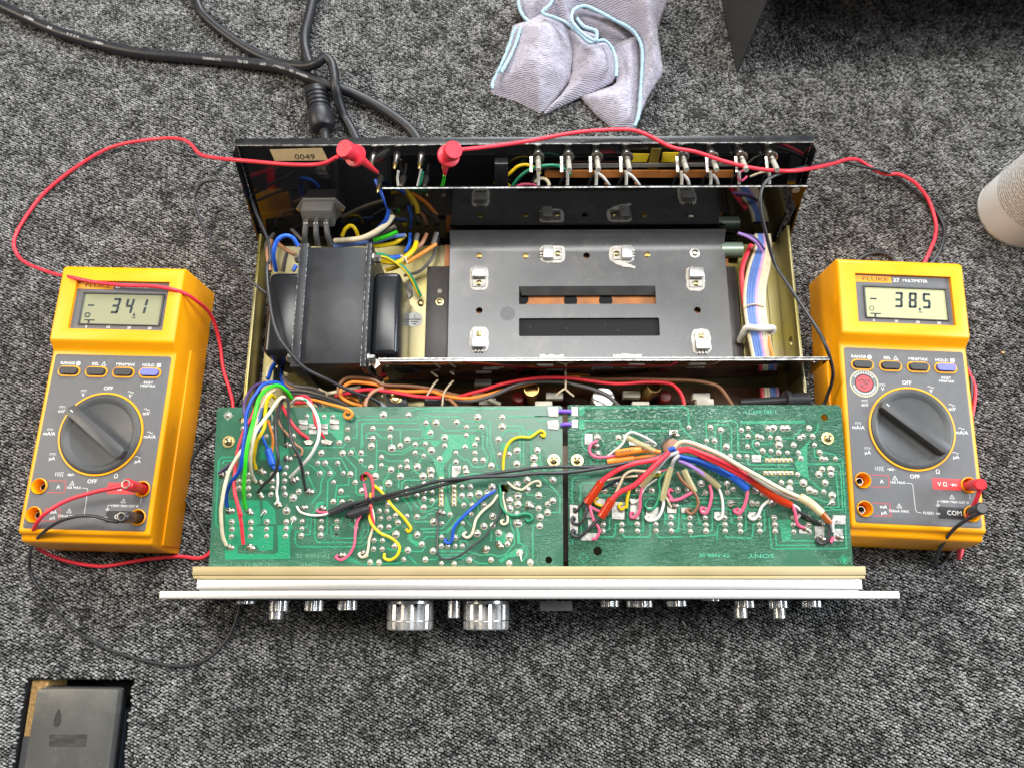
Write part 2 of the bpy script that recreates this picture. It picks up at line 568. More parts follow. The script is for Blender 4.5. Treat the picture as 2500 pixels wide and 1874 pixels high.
# ---------------------------------------------------------------- amplifier
amp = thing('amplifier', 'opened silver fronted stereo amplifier with green circuit boards and black transformer', 'amplifier', (5, 150, 0))
AX = 5
def P(name, mb, m, parent=None, sharp=40):
    return mb.build(name, m, parent or amp, sharp)
# chassis tray
mb = MB()
mb.box(-207, 213, 20, 288, 5, 7)
P('chassis_floor', mb, M_zinc)
for s, xa, zt in ((0, -212, 30), (1, 213, 40)):
    mb = MB()
    mb.box(xa, xa+2.2, 20, 283, 5, zt, .4)
    if s:
        mb.box(xa-9, xa-.05, 20, 283, 7.05, 8.6)
    o = P('side_rail', mb, M_zinc)
    if s:
        h = at(1897, 831, 26)
        c = MB().lathe([(4, -10), (4, 10)], (213, h.y, 24), (1, 0, 0), 16)
        cut(o, c)
for x in (-180, 190):
    for y in (45, 255):
        P('foot', MB().lathe([(14, -.6), (15, 0), (15, 4.9)], (x, y, 0), n=24), M_rubber)
# front bar and faceplate
gx0, gx1 = at(470, 1388, 79).x, at(2113, 1381, 79).x
mb = MB()
yg = at(1300, 1412, 79).y; ye0 = at(1300, 1438, 80.6).y; yf1 = at(1300, 1441, 80).y; yf0 = at(1300, 1461, 80).y
mb.box(gx0, gx1, yg+2.3, 18, 4, 79, .5)
mb.box(gx0+.6, gx1-.6, yg, yg+2.25, 4, 78.6, .7)
fb = P('front_bar', mb, M_gold)
fx0, fx1 = at(388, 1455, 80).x, at(2197, 1453, 80).x
ex0, ex1 = at(481, 1428, 80).x, at(2103, 1420, 80).x
mb = MB()
mb.box(fx0, fx1, yf0, yf1, 0.6, 80, .6, 3)
mb.box(fx0+26, fx1-26, yf1+.02, ye0-.02, 1.5, 79.2)
mb.box(ex0, ex1, ye0, yg-.4, 1, 80.6, .4)
P('faceplate', mb, M_alu)
# knobs on the front
def fluted(name, cx, rad, ln, n=22):
    bm = MB()
    prof = []
    def ring(r, y, flute):
        vs = []
        for k in range(n*2):
            a = 2*math.pi*k/(n*2)
            rr = r*(1 if k % 2 == 0 else (.962 if flute else 1))
            vs.append((cx+rr*math.cos(a), y, 36+rr*math.sin(a)))
        return vs
    Y0 = -4.3
    rows = [ring(rad*.97, Y0, 0), ring(rad*.97, Y0-1.8, 0), ring(rad, Y0-2.4, 1), ring(rad, Y0-ln*.66, 1), ring(rad*.93, Y0-ln*.67, 0), ring(rad*.93, Y0-ln*.70, 0),
            ring(rad, Y0-ln*.71, 1), ring(rad*.985, Y0-ln*.96, 1), ring(rad*.95, Y0-ln, 0)]
    m = n*2
    vs = [v for r in rows for v in r]
    fs = [(i*m+k, i*m+(k+1) % m, (i+1)*m+(k+1) % m, (i+1)*m+k) for i in range(len(rows)-1) for k in range(m)]
    fs += [tuple(range(m)), tuple((len(rows)-1)*m+k for k in range(m))[::-1]]
    bm.add(vs, fs)
    return bm
for px0, px1, yb in ((943, 1057, 1538), (1130, 1243, 1537)):
    zt = 36+16
    xa, xb = at(px0, 1500, 40).x, at(px1, 1500, 40).x
    rad = (xb-xa)/2
    ln = -4.3-at(1000, yb, 36+rad).y
    o = P('fluted_knob', fluted('k', (xa+xb)/2, rad, ln), M_knob, sharp=9)
    cx = (xa+xb)/2
    for q in ((-.42, .35) if px0 == 943 else (.08,)):
        aa = math.pi/2-q
        P('grub_screw' if px0 == 943 else 'index_notch', MB().lathe([(1.1, 0), (1.1, .4)], (cx+math.cos(aa)*(rad-.1), -4.3-3.0, 36+math.sin(aa)*(rad-.1)), (math.cos(aa), 0, math.sin(aa)), 10), M_dark, o)
    P('index_line', MB().box(cx-rad*.42-.22, cx-rad*.42+.22, -4.3-ln*.99, -4.3-ln*.84, 36+rad*.895, 36+rad*.915), M_dark, o)
def small_knob(px0, px1, yb, z=40, px2=None, yb2=None, knurl=True):
    xa, xb = at(px0, 1475, z).x, at(px1, 1475, z).x
    r = (xb-xa)/2; cx = (xa+xb)/2
    ye = at((px0+px1)/2, yb, z+r).y
    n = 64 if knurl else 28
    bm = MB()
    prof = [(r, 0), (r, -ye-4.3-.5), (r-.5, -ye-4.3)]
    bm.lathe(prof, (cx, -4.25, z), (0, -1, 0), n)
    if knurl:
        for i, v in enumerate(bm.v):
            k = i % n
            if k % 2:
                bm.v[i] = (cx+(v[0]-cx)*.968, v[1], z+(v[2]-z)*.968)
    o = P('control_knob', bm, M_knob, sharp=15)
    if px2:
        xa, xb = at(px2[0], 1515, z).x, at(px2[1], 1515, z).x
        r2 = (xb-xa)/2
        y2 = at(px2[0], yb2, z+r2).y
        P('inner_knob', MB().lathe([(r2, 0), (r2, ye-y2-.4), (r2-.4, ye-y2)], ((xa+xb)/2, ye+.02, z), (0, -1, 0), 28), M_knob, o)
small_knob(578, 622, 1474)
small_knob(659, 704, 1492, 40, (656, 690), 1511)
small_knob(745, 790, 1491)
small_knob(826, 872, 1489)
small_knob(1093, 1124, 1508, 40, None, None, False)
small_knob(1466, 1511, 1481)
small_knob(1529, 1552, 1481, 38, None, None, False)
small_knob(1549, 1593, 1482)
small_knob(1628, 1676, 1480)
small_knob(1714, 1758, 1464)
small_knob(1794, 1841, 1483, 40, (1793, 1826), 1508)
small_knob(1877, 1922, 1484, 40, (1888, 1919), 1509)
small_knob(1958, 2004, 1482)
xa, xb = at(1319, 1475, 46).x, at(1397, 1475, 46).x
P('lever_key', MB().box(xa, xb, at(1350, 1490, 46).y, -4.3, 30, 46, .3), mat('brushed_key', (.27, .26, .25), .42, .3, noise=.08, nscale=500, stretch=(20, 1, 1)))

# ---- rear panel: leans back on its bottom fold
RP0 = Vector((0, 284, 10)); RPV = Vector((0, 44, 76)).normalized(); RPN = Vector((0, -76, 44)).normalized()
def onrear(px, py, off=0.0):
    v = ray(px, py); o = Vector((0, 0, HC))
    t = (RP0+RPN*off-o).dot(RPN)/v.dot(RPN)
    return o+v*t
def rearbox(mb, x0, x1, u0, u1, n0, n1, bev=0, mi=0):
    M = Matrix.Translation(RP0) @ Matrix((Vector((1, 0, 0)), RPV, RPN)).transposed().to_4x4()
    return mb.box(x0, x1, u0, u1, n0, n1, bev, 2, mi, M)
def uv(px, py, off=0):
    q = onrear(px, py, off)
    return q.x, (q-RP0).dot(RPV)
ztop = 88
mb = MB()
rearbox(mb, -214, 220.5, -3, ztop, -1.6, 0)
P('rear_panel', mb, M_black)
mb = MB()
ya, yb = at(1250, 352, 86.5).y, at(1250, 335, 86.5).y
mb.box(-216, 222.5, ya, yb, 85.4, 87, .5)
P('rear_lip', mb, M_blackm)
mb = MB()
mb.box(-216, 222.5, ya-.5, ya-.05, 85.2, 87.1)
P('rear_lip_edge', mb, M_edge)
for xx in (-215.6, 220.6):
    mb = MB()
    rearbox(mb, xx, xx+1.4, -3, ztop-1, 0.02, 9)
    P('rear_side_flange', mb, M_black)
# paper label on the rear panel
q = [uv(*p, .3) for p in parse('P435,290 1000,272 1065,405 490,412')]
MR = Matrix.Translation(RP0+RPN*.25) @ Matrix((Vector((1, 0, 0)), RPV, RPN)).transposed().to_4x4()
lab = P('paper_label', MB().prism(q, 0, .25, M=MR), M_paper)
c0 = onrear(*parse('P815,372')[0], .55); u0 = (c0-RP0).dot(RPV)
t = text_mesh('0049', 4.6, MR @ Matrix.Translation((c0.x, u0, .3)), sx=1.25)
P('lettering', t, M_ink, lab)
# power inlet
c = onrear(*parse('P985,930')[0], 2)
cu = (c-RP0).dot(RPV); cx = c.x
inl = P('power_inlet', MB().prism([(cx-20, cu), (cx-13, cu+9), (cx+13, cu+9), (cx+20, cu), (cx+13, cu-9), (cx-13, cu-9)], 0, 2.2, M=MR, bev=.4), mat('inlet_plastic', (.115, .11, .10), .55, bump=.15, bscale=900))
mb = MB()
mb.box(cx-12.5, cx+12.5, cu-8, cu+7.5, 2.25, 16, 1.2, 2, 0, MR)
P('inlet_body', mb, MATS['inlet_plastic'], inl)
for dx in (-8, 0, 8):
    mb = MB().box(cx+dx-1.6, cx+dx+1.6, cu-1, cu+1, 16, 24, .2, 1, 0, MR)
    P('terminal', mb, M_metal, inl)
for dx in (-17, 17):
    P('screw', MB().lathe([(2, 0), (2, .8), (1.2, 1.3)], MR @ Vector((cx+dx, cu, 2.25)), RPN, 12), M_screw, inl)
for dx in (-8, 0, 8):
    a = MR @ Vector((cx+dx, cu, 22)); b = a+Vector((dx*.25, -14, -10))
    P('insulated_lead', MB().tube(spline([a, (a+b)/2+Vector((0, -2, 2)), b]), 2.2), mat('grey_tubing', (.06, .06, .057), .5), inl)
# speaker and input sockets along the rear panel
def socket(px, py, small=False, ring=True):
    b = onrear(px, py, 0)
    k = .8 if small else 1
    s = P('phono_socket', MB().lathe([(3.2*k, 0), (3.0*k, 5), (2.2*k, 7.5), (2.2*k, 14)], b, RPN, 14), M_metal)
    if ring:
        P('tag_ring', MB().lathe([(4.3*k, 7.6), (4.8*k, 8.0), (4.8*k, 8.5), (4.3*k, 8.8), (3.6*k, 8.85), (3.5*k, 8.0), (2.4*k, 7.9)], b, RPN, 20), M_flux, s)
        P('insulator', MB().lathe([(1.9*k, 14.02), (1.9*k, 27)], b, RPN, 10), mat('socket_nylon', (.36, .34, .29), .5), s)
        P('solder_tag', MB().box(b.x-6.5, b.x-4.2, b.y-22, b.y-9, b.z+8, b.z+8.6, .1), M_flux, s)
    else:
        P('solder_tag', MB().lathe([(1.3, 14.02), (1.3, 20), (.6, 22)], b, RPN, 8), M_brass, s)
    return b
for px in (1313, 1386, 1455, 1528, 1663, 1734, 1804, 1877):
    socket(px, 372)
for px in (913, 970, 1029, 1086):
    socket(px, 378, True, False)
for px in (930, 985, 1040):
    socket(px, 435, True, False)
# board and bars behind the sockets
for (s, u_off, th, m, nm) in (('1330,432 1790,432 1790,415 1330,415', 6, 1.2, M_brown, 'socket_board'),
                          ('1310,410 1800,404 1800,397 1310,400', 5, 1, mat('grey_bar', (.18, .17, .15), .5), 'shield_bar'),
                          ('1537,395 1578,395 1585,375 1540,375', 3, .6, mat('yellow_film', (.62, .44, .02), .3), 'insulating_film'),
                          ('1614,395 1660,395 1662,372 1618,372', 3, .6, MATS['yellow_film'], 'insulating_film'),
                          ('1580,412 1604,412 1614,362 1590,362', 4.4, .6, mat('film_bar', (.16, .11, .015), .3), 'film_strap')):
    q = [uv(*p, u_off) for p in parse(s)]
    P(nm, MB().prism(q, u_off, u_off+th, M=MR), m)
q = [uv(*p, 3) for p in parse('Q650,640 800,640 795,400 655,400')]
P('slide_switch', MB().prism(q, .2, 9, M=MR, bev=.5), M_blackm)
mb = MB()
b = onrear(1798, 340, 0)
P('ground_post', MB().lathe([(3.4, 0), (3.4, 9), (2.6, 10)], (at(1798, 326, 70).x, ya+10, 66), (0, 1, 0), 18), M_blackm)

# ---- heat sink: upright plates and deck
zA = 80.0
AY0, AY1 = 285.5, 294.5
def plate(name, x0, x1, yb, yt, zb, zt, th, m):
    mb = MB()
    vs = [(x0, yb, zb), (x1, yb, zb), (x1, yt, zt), (x0, yt, zt), (x0, yb+th, zb), (x1, yb+th, zb), (x1, yt+th, zt), (x0, yt+th, zt)]
    mb.add(vs, [(0, 1, 2, 3), (5, 4, 7, 6), (1, 5, 6, 2), (4, 0, 3, 7), (4, 5, 1, 0)])
    mb.add([vs[3], vs[2], vs[6], vs[7]], [(0, 1, 2, 3)])
    return mb
o = P('rear_fin', plate('a', -103.3, 216.3, AY0, AY1, 9, zA, 2.2, M_black), M_black)
P('fin_edge', MB().box(-103.3, 216.3, AY1-.05, AY1+1.0, zA, zA+.4), M_edge, o)
h = at(1945, 471, 77)
P('fixing_hole', MB().lathe([(3, -.3), (3, .25)], (h.x, AY1-.6, 76), (0, -1, .12), 16), mat('hole_light', (.35, .33, .28), .6), o)
BYF = 158.8
o = P('front_fin', MB().box(-100, 218, BYF, BYF+2.2, 4, zA, .2), M_black)
P('fin_edge', MB().box(-100, 218, BYF-.1, BYF+.8, zA, zA+.4).box(-100, 218, BYF+1.7, BYF+2.3, zA, zA+.3), M_edge, o)
c = MB().lathe([(2.6, -6), (2.6, 6)], (at(1992, 886, 76).x, BYF+1, 74.5), (0, 1, 0), 16)
cut(o, c)
for x0, x1 in ((at(1318, 876, 80).x, at(1376, 876, 80).x), (at(1497, 876, 80).x, at(1566, 876, 80).x)):
    bl = MB()
    n = 14
    top = [(x0+(x1-x0)*k/n, BYF+2.3+random.uniform(1.0, 2.4)) for k in range(n+1)]
    bl.prism([(x0, BYF+1)]+top[:]+[(x1, BYF+1)], 80.62, 81.5)
    P('paste_smear', bl, M_paste, o)
ZD = 20.0
def dk(s, z=ZD):
    return [at(p[0], p[1], z) for p in parse(s)]
dq = dk('1097,592 1768,592 1790,876 1095,876')
x0, x1 = (dq[0].x+dq[3].x)/2, (dq[1].x+dq[2].x)/2
DY1 = AY0+1.2
mb = MB()
# deck sheet with a soft bend up into the rear fin
prof = [(BYF+2.3, ZD), (271, ZD), (275.5, ZD+.5), (279.5, ZD+2.0), (283, ZD+5), (285.6, ZD+9)]
vs = []
for (y, z) in prof:
    vs += [(x0, y, z), (x1, y, z), (x1, y, z-1.6), (x0, y, z-1.6)]
fs = []
for i in range(len(prof)-1):
    for k in range(4):
        fs.append((4*i+k, 4*i+(k+1) % 4, 4*i+4+(k+1) % 4, 4*i+4+k))
fs += [(0, 1, 2, 3), tuple(4*(len(prof)-1)+k for k in (3, 2, 1, 0))]
mb.add(vs, fs)
deck = P('heat_sink_deck', mb, M_deck)
sl = dk('1267,699 1602,699 1602,741 1272,743')
hs = MB()
hs.box(sl[0].x, sl[2].x, sl[3].y, sl[0].y, ZD-6, ZD+6)
s2 = dk('1267,777 1609,775 1611,819 1267,821')
hs.box(s2[0].x, s2[1].x, s2[3].y, s2[0].y, ZD-6, ZD+6, 1.2)
for p in ('1432,624', '1170,758', '1703,757'):
    q = dk(p)[0]
    hs.lathe([(2.7, -8), (2.7, 8)], (q.x, q.y, ZD), n=20)
cut(deck, hs)
# bent louvre over the slot, matte strip in the lower slot
lv = MB()
a, b = sl[0].x, sl[1].x
lv.add([(a, sl[0].y, ZD), (b, sl[0].y, ZD), (b-1, sl[0].y-6.8, ZD-3), (a+2, sl[0].y-6.8, ZD-3), (a, sl[0].y, ZD-1.2), (b, sl[0].y, ZD-1.2), (b-1, sl[0].y-6.8, ZD-4.2), (a+2, sl[0].y-6.8, ZD-4.2)],
       [(0, 1, 2, 3), (7, 6, 5, 4), (3, 2, 6, 7), (0, 3, 7, 4), (1, 5, 6, 2)])
P('louvre', lv, mat('matt_deck', (.035, .034, .032), .6, noise=.3, nscale=80), deck)
lo = MB().box(s2[0].x-1, s2[1].x+1, s2[3].y-1, s2[0].y+1, ZD-4.4, ZD-2.4)
P('felt_strip', lo, add_speck(mat('felt', (.012, .012, .012), .9, noise=.3, nscale=300, bump=.5, bscale=900), 300, .25, (.12, .12, .11), .3) or MATS['felt'], deck)
# board under the deck with large round holes, seen through the slot
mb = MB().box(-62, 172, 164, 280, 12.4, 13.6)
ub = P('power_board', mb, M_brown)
for p in ('1393,738', '1479,738', '1274,734'):
    q = at(*parse(p)[0], 13.7)
    P('board_hole', MB().lathe([(5.5, 0), (5.5, .15)], (q.x, q.y+1.5, 13.62), n=24), M_dark, ub)
# side brackets of the deck
b = dk('1043,650 1092,650 1092,880 1040,880', 14)
o = P('deck_bracket', MB().box(b[0].x, x0-.3, BYF+2.3, b[0].y, 12.4, 14, .3), mat('brown_steel', (.055, .047, .042), .42, noise=.15, nscale=120))
q = at(*parse('V60,668')[0], 14)
P('bracket_hole', MB().lathe([(1.9, 0), (1.9, .15)], (q.x, q.y, 14), n=16), mat('hole_pale', (.42, .36, .26), .5), o)
q = at(*parse('V60,782')[0], 14.5)
P('screw', MB().lathe([(3.2, 0), (3.2, .7), (2.3, .8), (2.2, 1.6), (1.4, 2.1)], (q.x, q.y, 14.02), n=20), M_screw, o)
b = dk('U1040,400 1130,400 1175,1390 1090,1390', 14)
P('deck_bracket', MB().box(x1+.3, b[1].x, BYF+2.3, b[0].y, 12.4, 14, .3), MATS['brown_steel'])
b = dk('U1130,420 1160,420 1240,1390 1185,1390', 11)
P('harness_rail', MB().box(b[0].x+1, b[1].x+4, BYF+2.3, b[0].y, 7.2, 12, .3), M_zinc)
q = dk('U1020,220 1185,220', 16)
P('rail_end', MB().tube([(q[0].x-4, q[0].y, 15), (q[1].x+1, q[0].y, 15)], 6.5, 16), mat('pale_bushing', (.35, .45, .36), .35, .5))
# transistors clamped on the deck
def transistor(p, ang, legs=True):
    q = at(*parse(p)[0], ZD+1)
    M = Matrix.Translation((q.x, q.y, ZD)) @ Matrix.Rotation(ang, 4, 'Z')
    rnd = [random.uniform(-.8, .8) for _ in range(40)]
    ol = []
    for k in range(28):
        a = 2*math.pi*k/28
        c, s_ = math.cos(a), math.sin(a)
        e = 4
        r = 1/((abs(c)**e/7.6**e+abs(s_)**e/10.6**e)**(1/e))
        ol.append(((r+rnd[k]*.45)*c, (r+rnd[k]*.45)*s_-.5))
    mb = MB().prism(ol, .05, .55, M=M, bev=.2)
    t = P('power_transistor', mb, M_paste)
    P('metal_tab', MB().box(-5.2, 5.2, -8.0, 7.0, .6, 1.4, .2, 1, 0, M), M_tin, t)
    P('transistor_cover', MB().box(-5.6, 5.6, -1.0, 7.2, 1.45, 6.2, .5, 2, 0, M), M_trans, t)
    P('screw', MB().lathe([(2.3, 1.42), (2.3, 2.2), (1.5, 2.8)], M @ Vector((0, -5, 0)), n=18), M_screw, t)
    cr = MB()
    cr.box(-1.0, 1.0, -5.16, -4.84, 2.7, 2.86, 0, 1, 0, M); cr.box(-.16, .16, -6.0, -4.0, 2.71, 2.87, 0, 1, 0, M)
    P('screw_slot', cr, M_dark, t)
    for k in (-1, 0, 1):
        P('leg', MB().box(k*2.5-.6, k*2.5+.6, 7.3, 10, 1.0, 2.0, .1, 1, 0, M), M_tin, t)
        P('leg_hole', MB().lathe([(.9, 0), (.9, .1)], M @ Vector((k*2.5, 9.6, .56)), n=10), M_dark, t)
for p, a in (('V485,520', 0), ('V1270,265', math.pi/2), ('V2035,265', -math.pi/2), ('U700,525', 0), ('V485,1195', math.pi), ('U765,1215', math.pi)):
    transistor(p, a)
for p in ('V488,285', 'V988,288', 'U178,275'):
    q = at(*parse(p)[0], ZD)
    P('rivet', MB().lathe([(2.3, 0), (2.4, .5), (1.9, .9), (1.3, .9), (1.2, .2)], (q.x, q.y, ZD), n=18), M_brass)
q = at(*parse('U690,260')[0], ZD)
w_ = P('washered_screw', MB().lathe([(4.2, 0), (4.2, .8), (2.6, .85), (2.6, 1.8), (1.6, 2.4)], (q.x, q.y, ZD), n=22), M_metal)
q = at(*parse('V790,910')[0], ZD)
P('round_mark', MB().lathe([(6, 0), (6, .06)], (q.x, q.y, ZD), n=32), mat('round_mark', (.05, .052, .058), .28))
# smear of paste under the second top transistor
sm_ = [at(*p, ZD) for p in parse('V1900,330 2000,350 2130,385 2175,410 2165,430 2110,415 2050,412 1960,380')]
P('paste_smear', MB().prism([(p.x, p.y) for p in sm_], ZD+.05, ZD+.9, bev=.3), M_paste, deck)

# ---- transformer
M_wear = mat('worn_lacquer', (.02, .02, .022), .5, .2, col2=(.36, .36, .35), nscale=420, thresh=(.46, .62), detail=6)
tx0, tx1 = at(722, 750, 76).x, at(902, 750, 76).x
ty0, ty1 = at(800, 893, 76).y, at(800, 600, 76).y
fl, fr = at(745, 750, 76).x, at(888, 750, 76).x
tr_ = P('transformer', MB().box(fl-1, fr+1, ty0+1.5, ty1-1.2, 9, 76, .8), M_trafo)
for a, b in ((tx0, fl), (fr, tx1)):
    bx = MB().box(a, b, ty0-1.5, ty1+1, 9, 78.5, .5)
    P('frame_strip', bx, M_trafo, tr_)
    for ex_ in (a+.3, b-.75):
        P('worn_edge', MB().box(ex_, ex_+.45, ty0-1, ty1+.5, 78.45, 78.62), M_wear, tr_)
for a, b, zz, y0p, y1p in (('650', '720', 66, 864, 664), ('900', '975', 66, 868, 664)):
    xa = at(float(a), 750, zz).x; xb = at(float(b), 750, zz).x
    ya_, yb_ = at(700, y0p, zz).y, at(700, y1p, zz).y
    if a == '650': xb = tx0-.05
    else: xa = tx1+.05
    P('winding_cover', MB().box(xa, xb, ya_, yb_, 12, zz, 4.2, 4), M_bobbin, tr_)
for p in ('T435,320', 'T350,1390', 'T1310,320', 'T1255,1400'):
    q = at(*parse(p)[0], 70)
    sx = -1 if p[1] in '34' and len(p.split(',')[0]) == 4 else 1
    bs = tx0 if sx < 0 else tx1
    bo = P('bolt', MB().lathe([(3.9, 0), (3.9, 1), (3.2, 1.05), (3.2, 4.6), (2.4, 5.2)], (bs+sx*.05, q.y, 70), (sx, 0, 0), 6), M_metal, tr_, 25)
    P('washer', MB().lathe([(5, 0), (5, .9)], (bs+sx*.02, q.y, 70), (sx, 0, 0), 20), M_metal, tr_)
q = at(*parse('T1255,1400')[0], 66)
P('mounting_strap', MB().tube([(q.x+3, q.y-2, 62), at(*parse('T1340,1590')[0], 20)], 4.0, 4), M_metal, tr_)
# earth symbol sticker and terminals on the chassis floor
q = at(*parse('T1735,972')[0], 7.2)
st = P('earth_sticker', MB().lathe([(6.6, 0), (6.6, .15)], (q.x, q.y, 7.02), n=32), mat('white_sticker', (.75, .74, .70), .6))
e = MB()
for (hw, dy) in ((5, 0), (3.2, -2), (1.4, -4)):
    e.box(q.x-hw, q.x+hw, q.y+dy-.36, q.y+dy+.36, 7.18, 7.28)
e.box(q.x-.22, q.x+.22, q.y+.23, q.y+4, 7.18, 7.28)
P('earth_symbol', e, M_ink, st)
for p in ('T1797,790', 'T1600,790'):
    q = at(*parse(p)[0], 9)
    P('screw', MB().lathe([(2.6, 0), (2.6, 1.3), (1.6, 2)], (q.x, q.y, 7.02), n=18), M_screw)
q = dk('T1580,570 1710,570 1710,710 1650,770', 9)
P('grey_tab', MB().prism([(p.x, p.y) for p in q], 7.05, 9.2, bev=.2), mat('grey_tab', (.16, .15, .13), .4, .5))
# ---------------------------------------------------------------- circuit boards
ZB = 72.0
def board_mat(name, wrinkle, lo, hi):
    m = mat(name, (.024, .105, .058), .25, 0, col2=(.034, .140, .080), nscale=30, spec=.55)
    nt = m.node_tree
    b = nt.nodes['Principled BSDF']
    tc = nt.nodes.new('ShaderNodeTexCoord')
    mp = nt.nodes.new('ShaderNodeMapping')
    mp.inputs['Scale'].default_value = (.55, 1.35, 1)
    nt.links.new(tc.outputs['Object'], mp.inputs['Vector'])
    n1 = nt.nodes.new('ShaderNodeTexNoise')
    n1.inputs['Scale'].default_value = 330; n1.inputs['Detail'].default_value = 2.5; n1.inputs['Distortion'].default_value = 1.6
    nt.links.new(mp.outputs[0], n1.inputs['Vector'])
    # ridged: 1 - |2n-1|
    a = nt.nodes.new('ShaderNodeMath'); a.operation = 'MULTIPLY_ADD'; a.inputs[1].default_value = 2; a.inputs[2].default_value = -1
    nt.links.new(n1.outputs['Fac'], a.inputs[0])
    ab = nt.nodes.new('ShaderNodeMath'); ab.operation = 'ABSOLUTE'
    nt.links.new(a.outputs[0], ab.inputs[0])
    pw = nt.nodes.new('ShaderNodeMapRange')
    pw.inputs['From Min'].default_value = 0; pw.inputs['From Max'].default_value = .22
    pw.inputs['To Min'].default_value = 1; pw.inputs['To Max'].default_value = 0
    nt.links.new(ab.outputs[0], pw.inputs['Value'])
    n2 = nt.nodes.new('ShaderNodeTexNoise')
    n2.inputs['Scale'].default_value = 22; n2.inputs['Detail'].default_value = 2
    nt.links.new(tc.outputs['Object'], n2.inputs['Vector'])
    mr = nt.nodes.new('ShaderNodeMapRange')
    mr.inputs['From Min'].default_value = lo; mr.inputs['From Max'].default_value = hi
    nt.links.new(n2.outputs['Fac'], mr.inputs['Value'])
    mu = nt.nodes.new('ShaderNodeMath'); mu.operation = 'MULTIPLY'
    nt.links.new(pw.outputs[0], mu.inputs[0]); nt.links.new(mr.outputs[0], mu.inputs[1])
    bp = nt.nodes.new('ShaderNodeBump')
    bp.inputs['Strength'].default_value = wrinkle; bp.inputs['Distance'].default_value = .0005
    nt.links.new(mu.outputs[0], bp.inputs['Height'])
    nt.links.new(bp.outputs[0], b.inputs['Normal'])
    add_speck(m, 420, .2, (.30, .36, .28), .12)
    return m
M_bl = board_mat('solder_mask_smooth', .35, .52, .66)
M_br = board_mat('solder_mask_wrinkled', .85, .30, .50)
def trace_mat(name, wr):
    m = board_mat(name, wr, .3, .5)
    r = [n for n in m.node_tree.nodes if n.type == 'VALTORGB'][0]
    r.color_ramp.elements[0].color = (.013, .225, .105, 1)
    r.color_ramp.elements[1].color = (.019, .28, .14, 1)
    return m
M_tl = trace_mat('masked_copper', .15)
M_tr = trace_mat('masked_copper_wrinkled', .5)
def bp_(s, z=ZB):
    return [(q.x, q.y) for q in (at(p[0], p[1], z) for p in parse(s))]
BL = bp_('530,998 535,994 1368,990 1373,994 1375,1384 510,1384')
BR_ = bp_('1386,990 1390,988 2046,988 2054,996 2083,1384 1388,1384')
bdL = P('circuit_board', MB().prism(BL, ZB-1.6, ZB), [M_bl])
bdR = P('circuit_board', MB().prism(BR_, ZB-1.6, ZB), [M_br])
ga, gb = at(1381, 1140, 60), at(1381, 1100, 60)
P('gap_shade_sheet', MB().box(ga.x-9, ga.x+9, 22, 118, 56, 58), mat('gap_shade', (.03, .018, .01), .6, noise=.6, nscale=200))  # dark sheet added under the gap; the shade is put into its colour
P('cream_strip', MB().box(ga.x-3.5, ga.x+3.5, ga.y-4, gb.y+4, 58.05, 58.4), mat('gap_cream', (.55, .42, .33), .7))  # cream strip between the boards, resting on the dark sheet
def holes(o, lst):
    c = MB()
    for p, r in lst:
        q = at(*parse(p)[0], ZB)
        c.lathe([(r, -4), (r, 4)], (q.x, q.y, ZB), n=20)
    cut(o, c)
holes(bdL, (('C40,1130', 2.6), ('C1930,1290', 3.4), ('D440,915', 0), ('F440,915', 2.3), ('B1775,570', .9), ('C1085,1035', .9), ('C1087,1000', .8), ('C1087,1068', .8), ('A500,360', 1.9)) if 0 else
      (('C40,1130', 2.6), ('C1930,1290', 3.4), ('F440,915', 2.3), ('B1775,570', .9), ('C1087,1000', .9), ('C1087,1060', .9), ('A500,360', 2.0)))
holes(bdR, (('F1100,795', 2.9), ('L1510,875', 2.4)))
def traces(o, rows, m, name='copper_trace'):
    mb = MB()
    for wd, s in rows:
        q = bp_(s)
        mb.ribbon(q, wd, ZB+.01, .09+.0016*len(mb.v)**.5)
    x = P(name, mb, m, o)
    x['kind'] = 'stuff'
    return x
def areas(o, lst, m):
    for s in lst:
        P('copper_area', MB().prism(bp_(s), ZB+.012, ZB+.06+.002*len(s)**.5), m, o)
T = 1.05
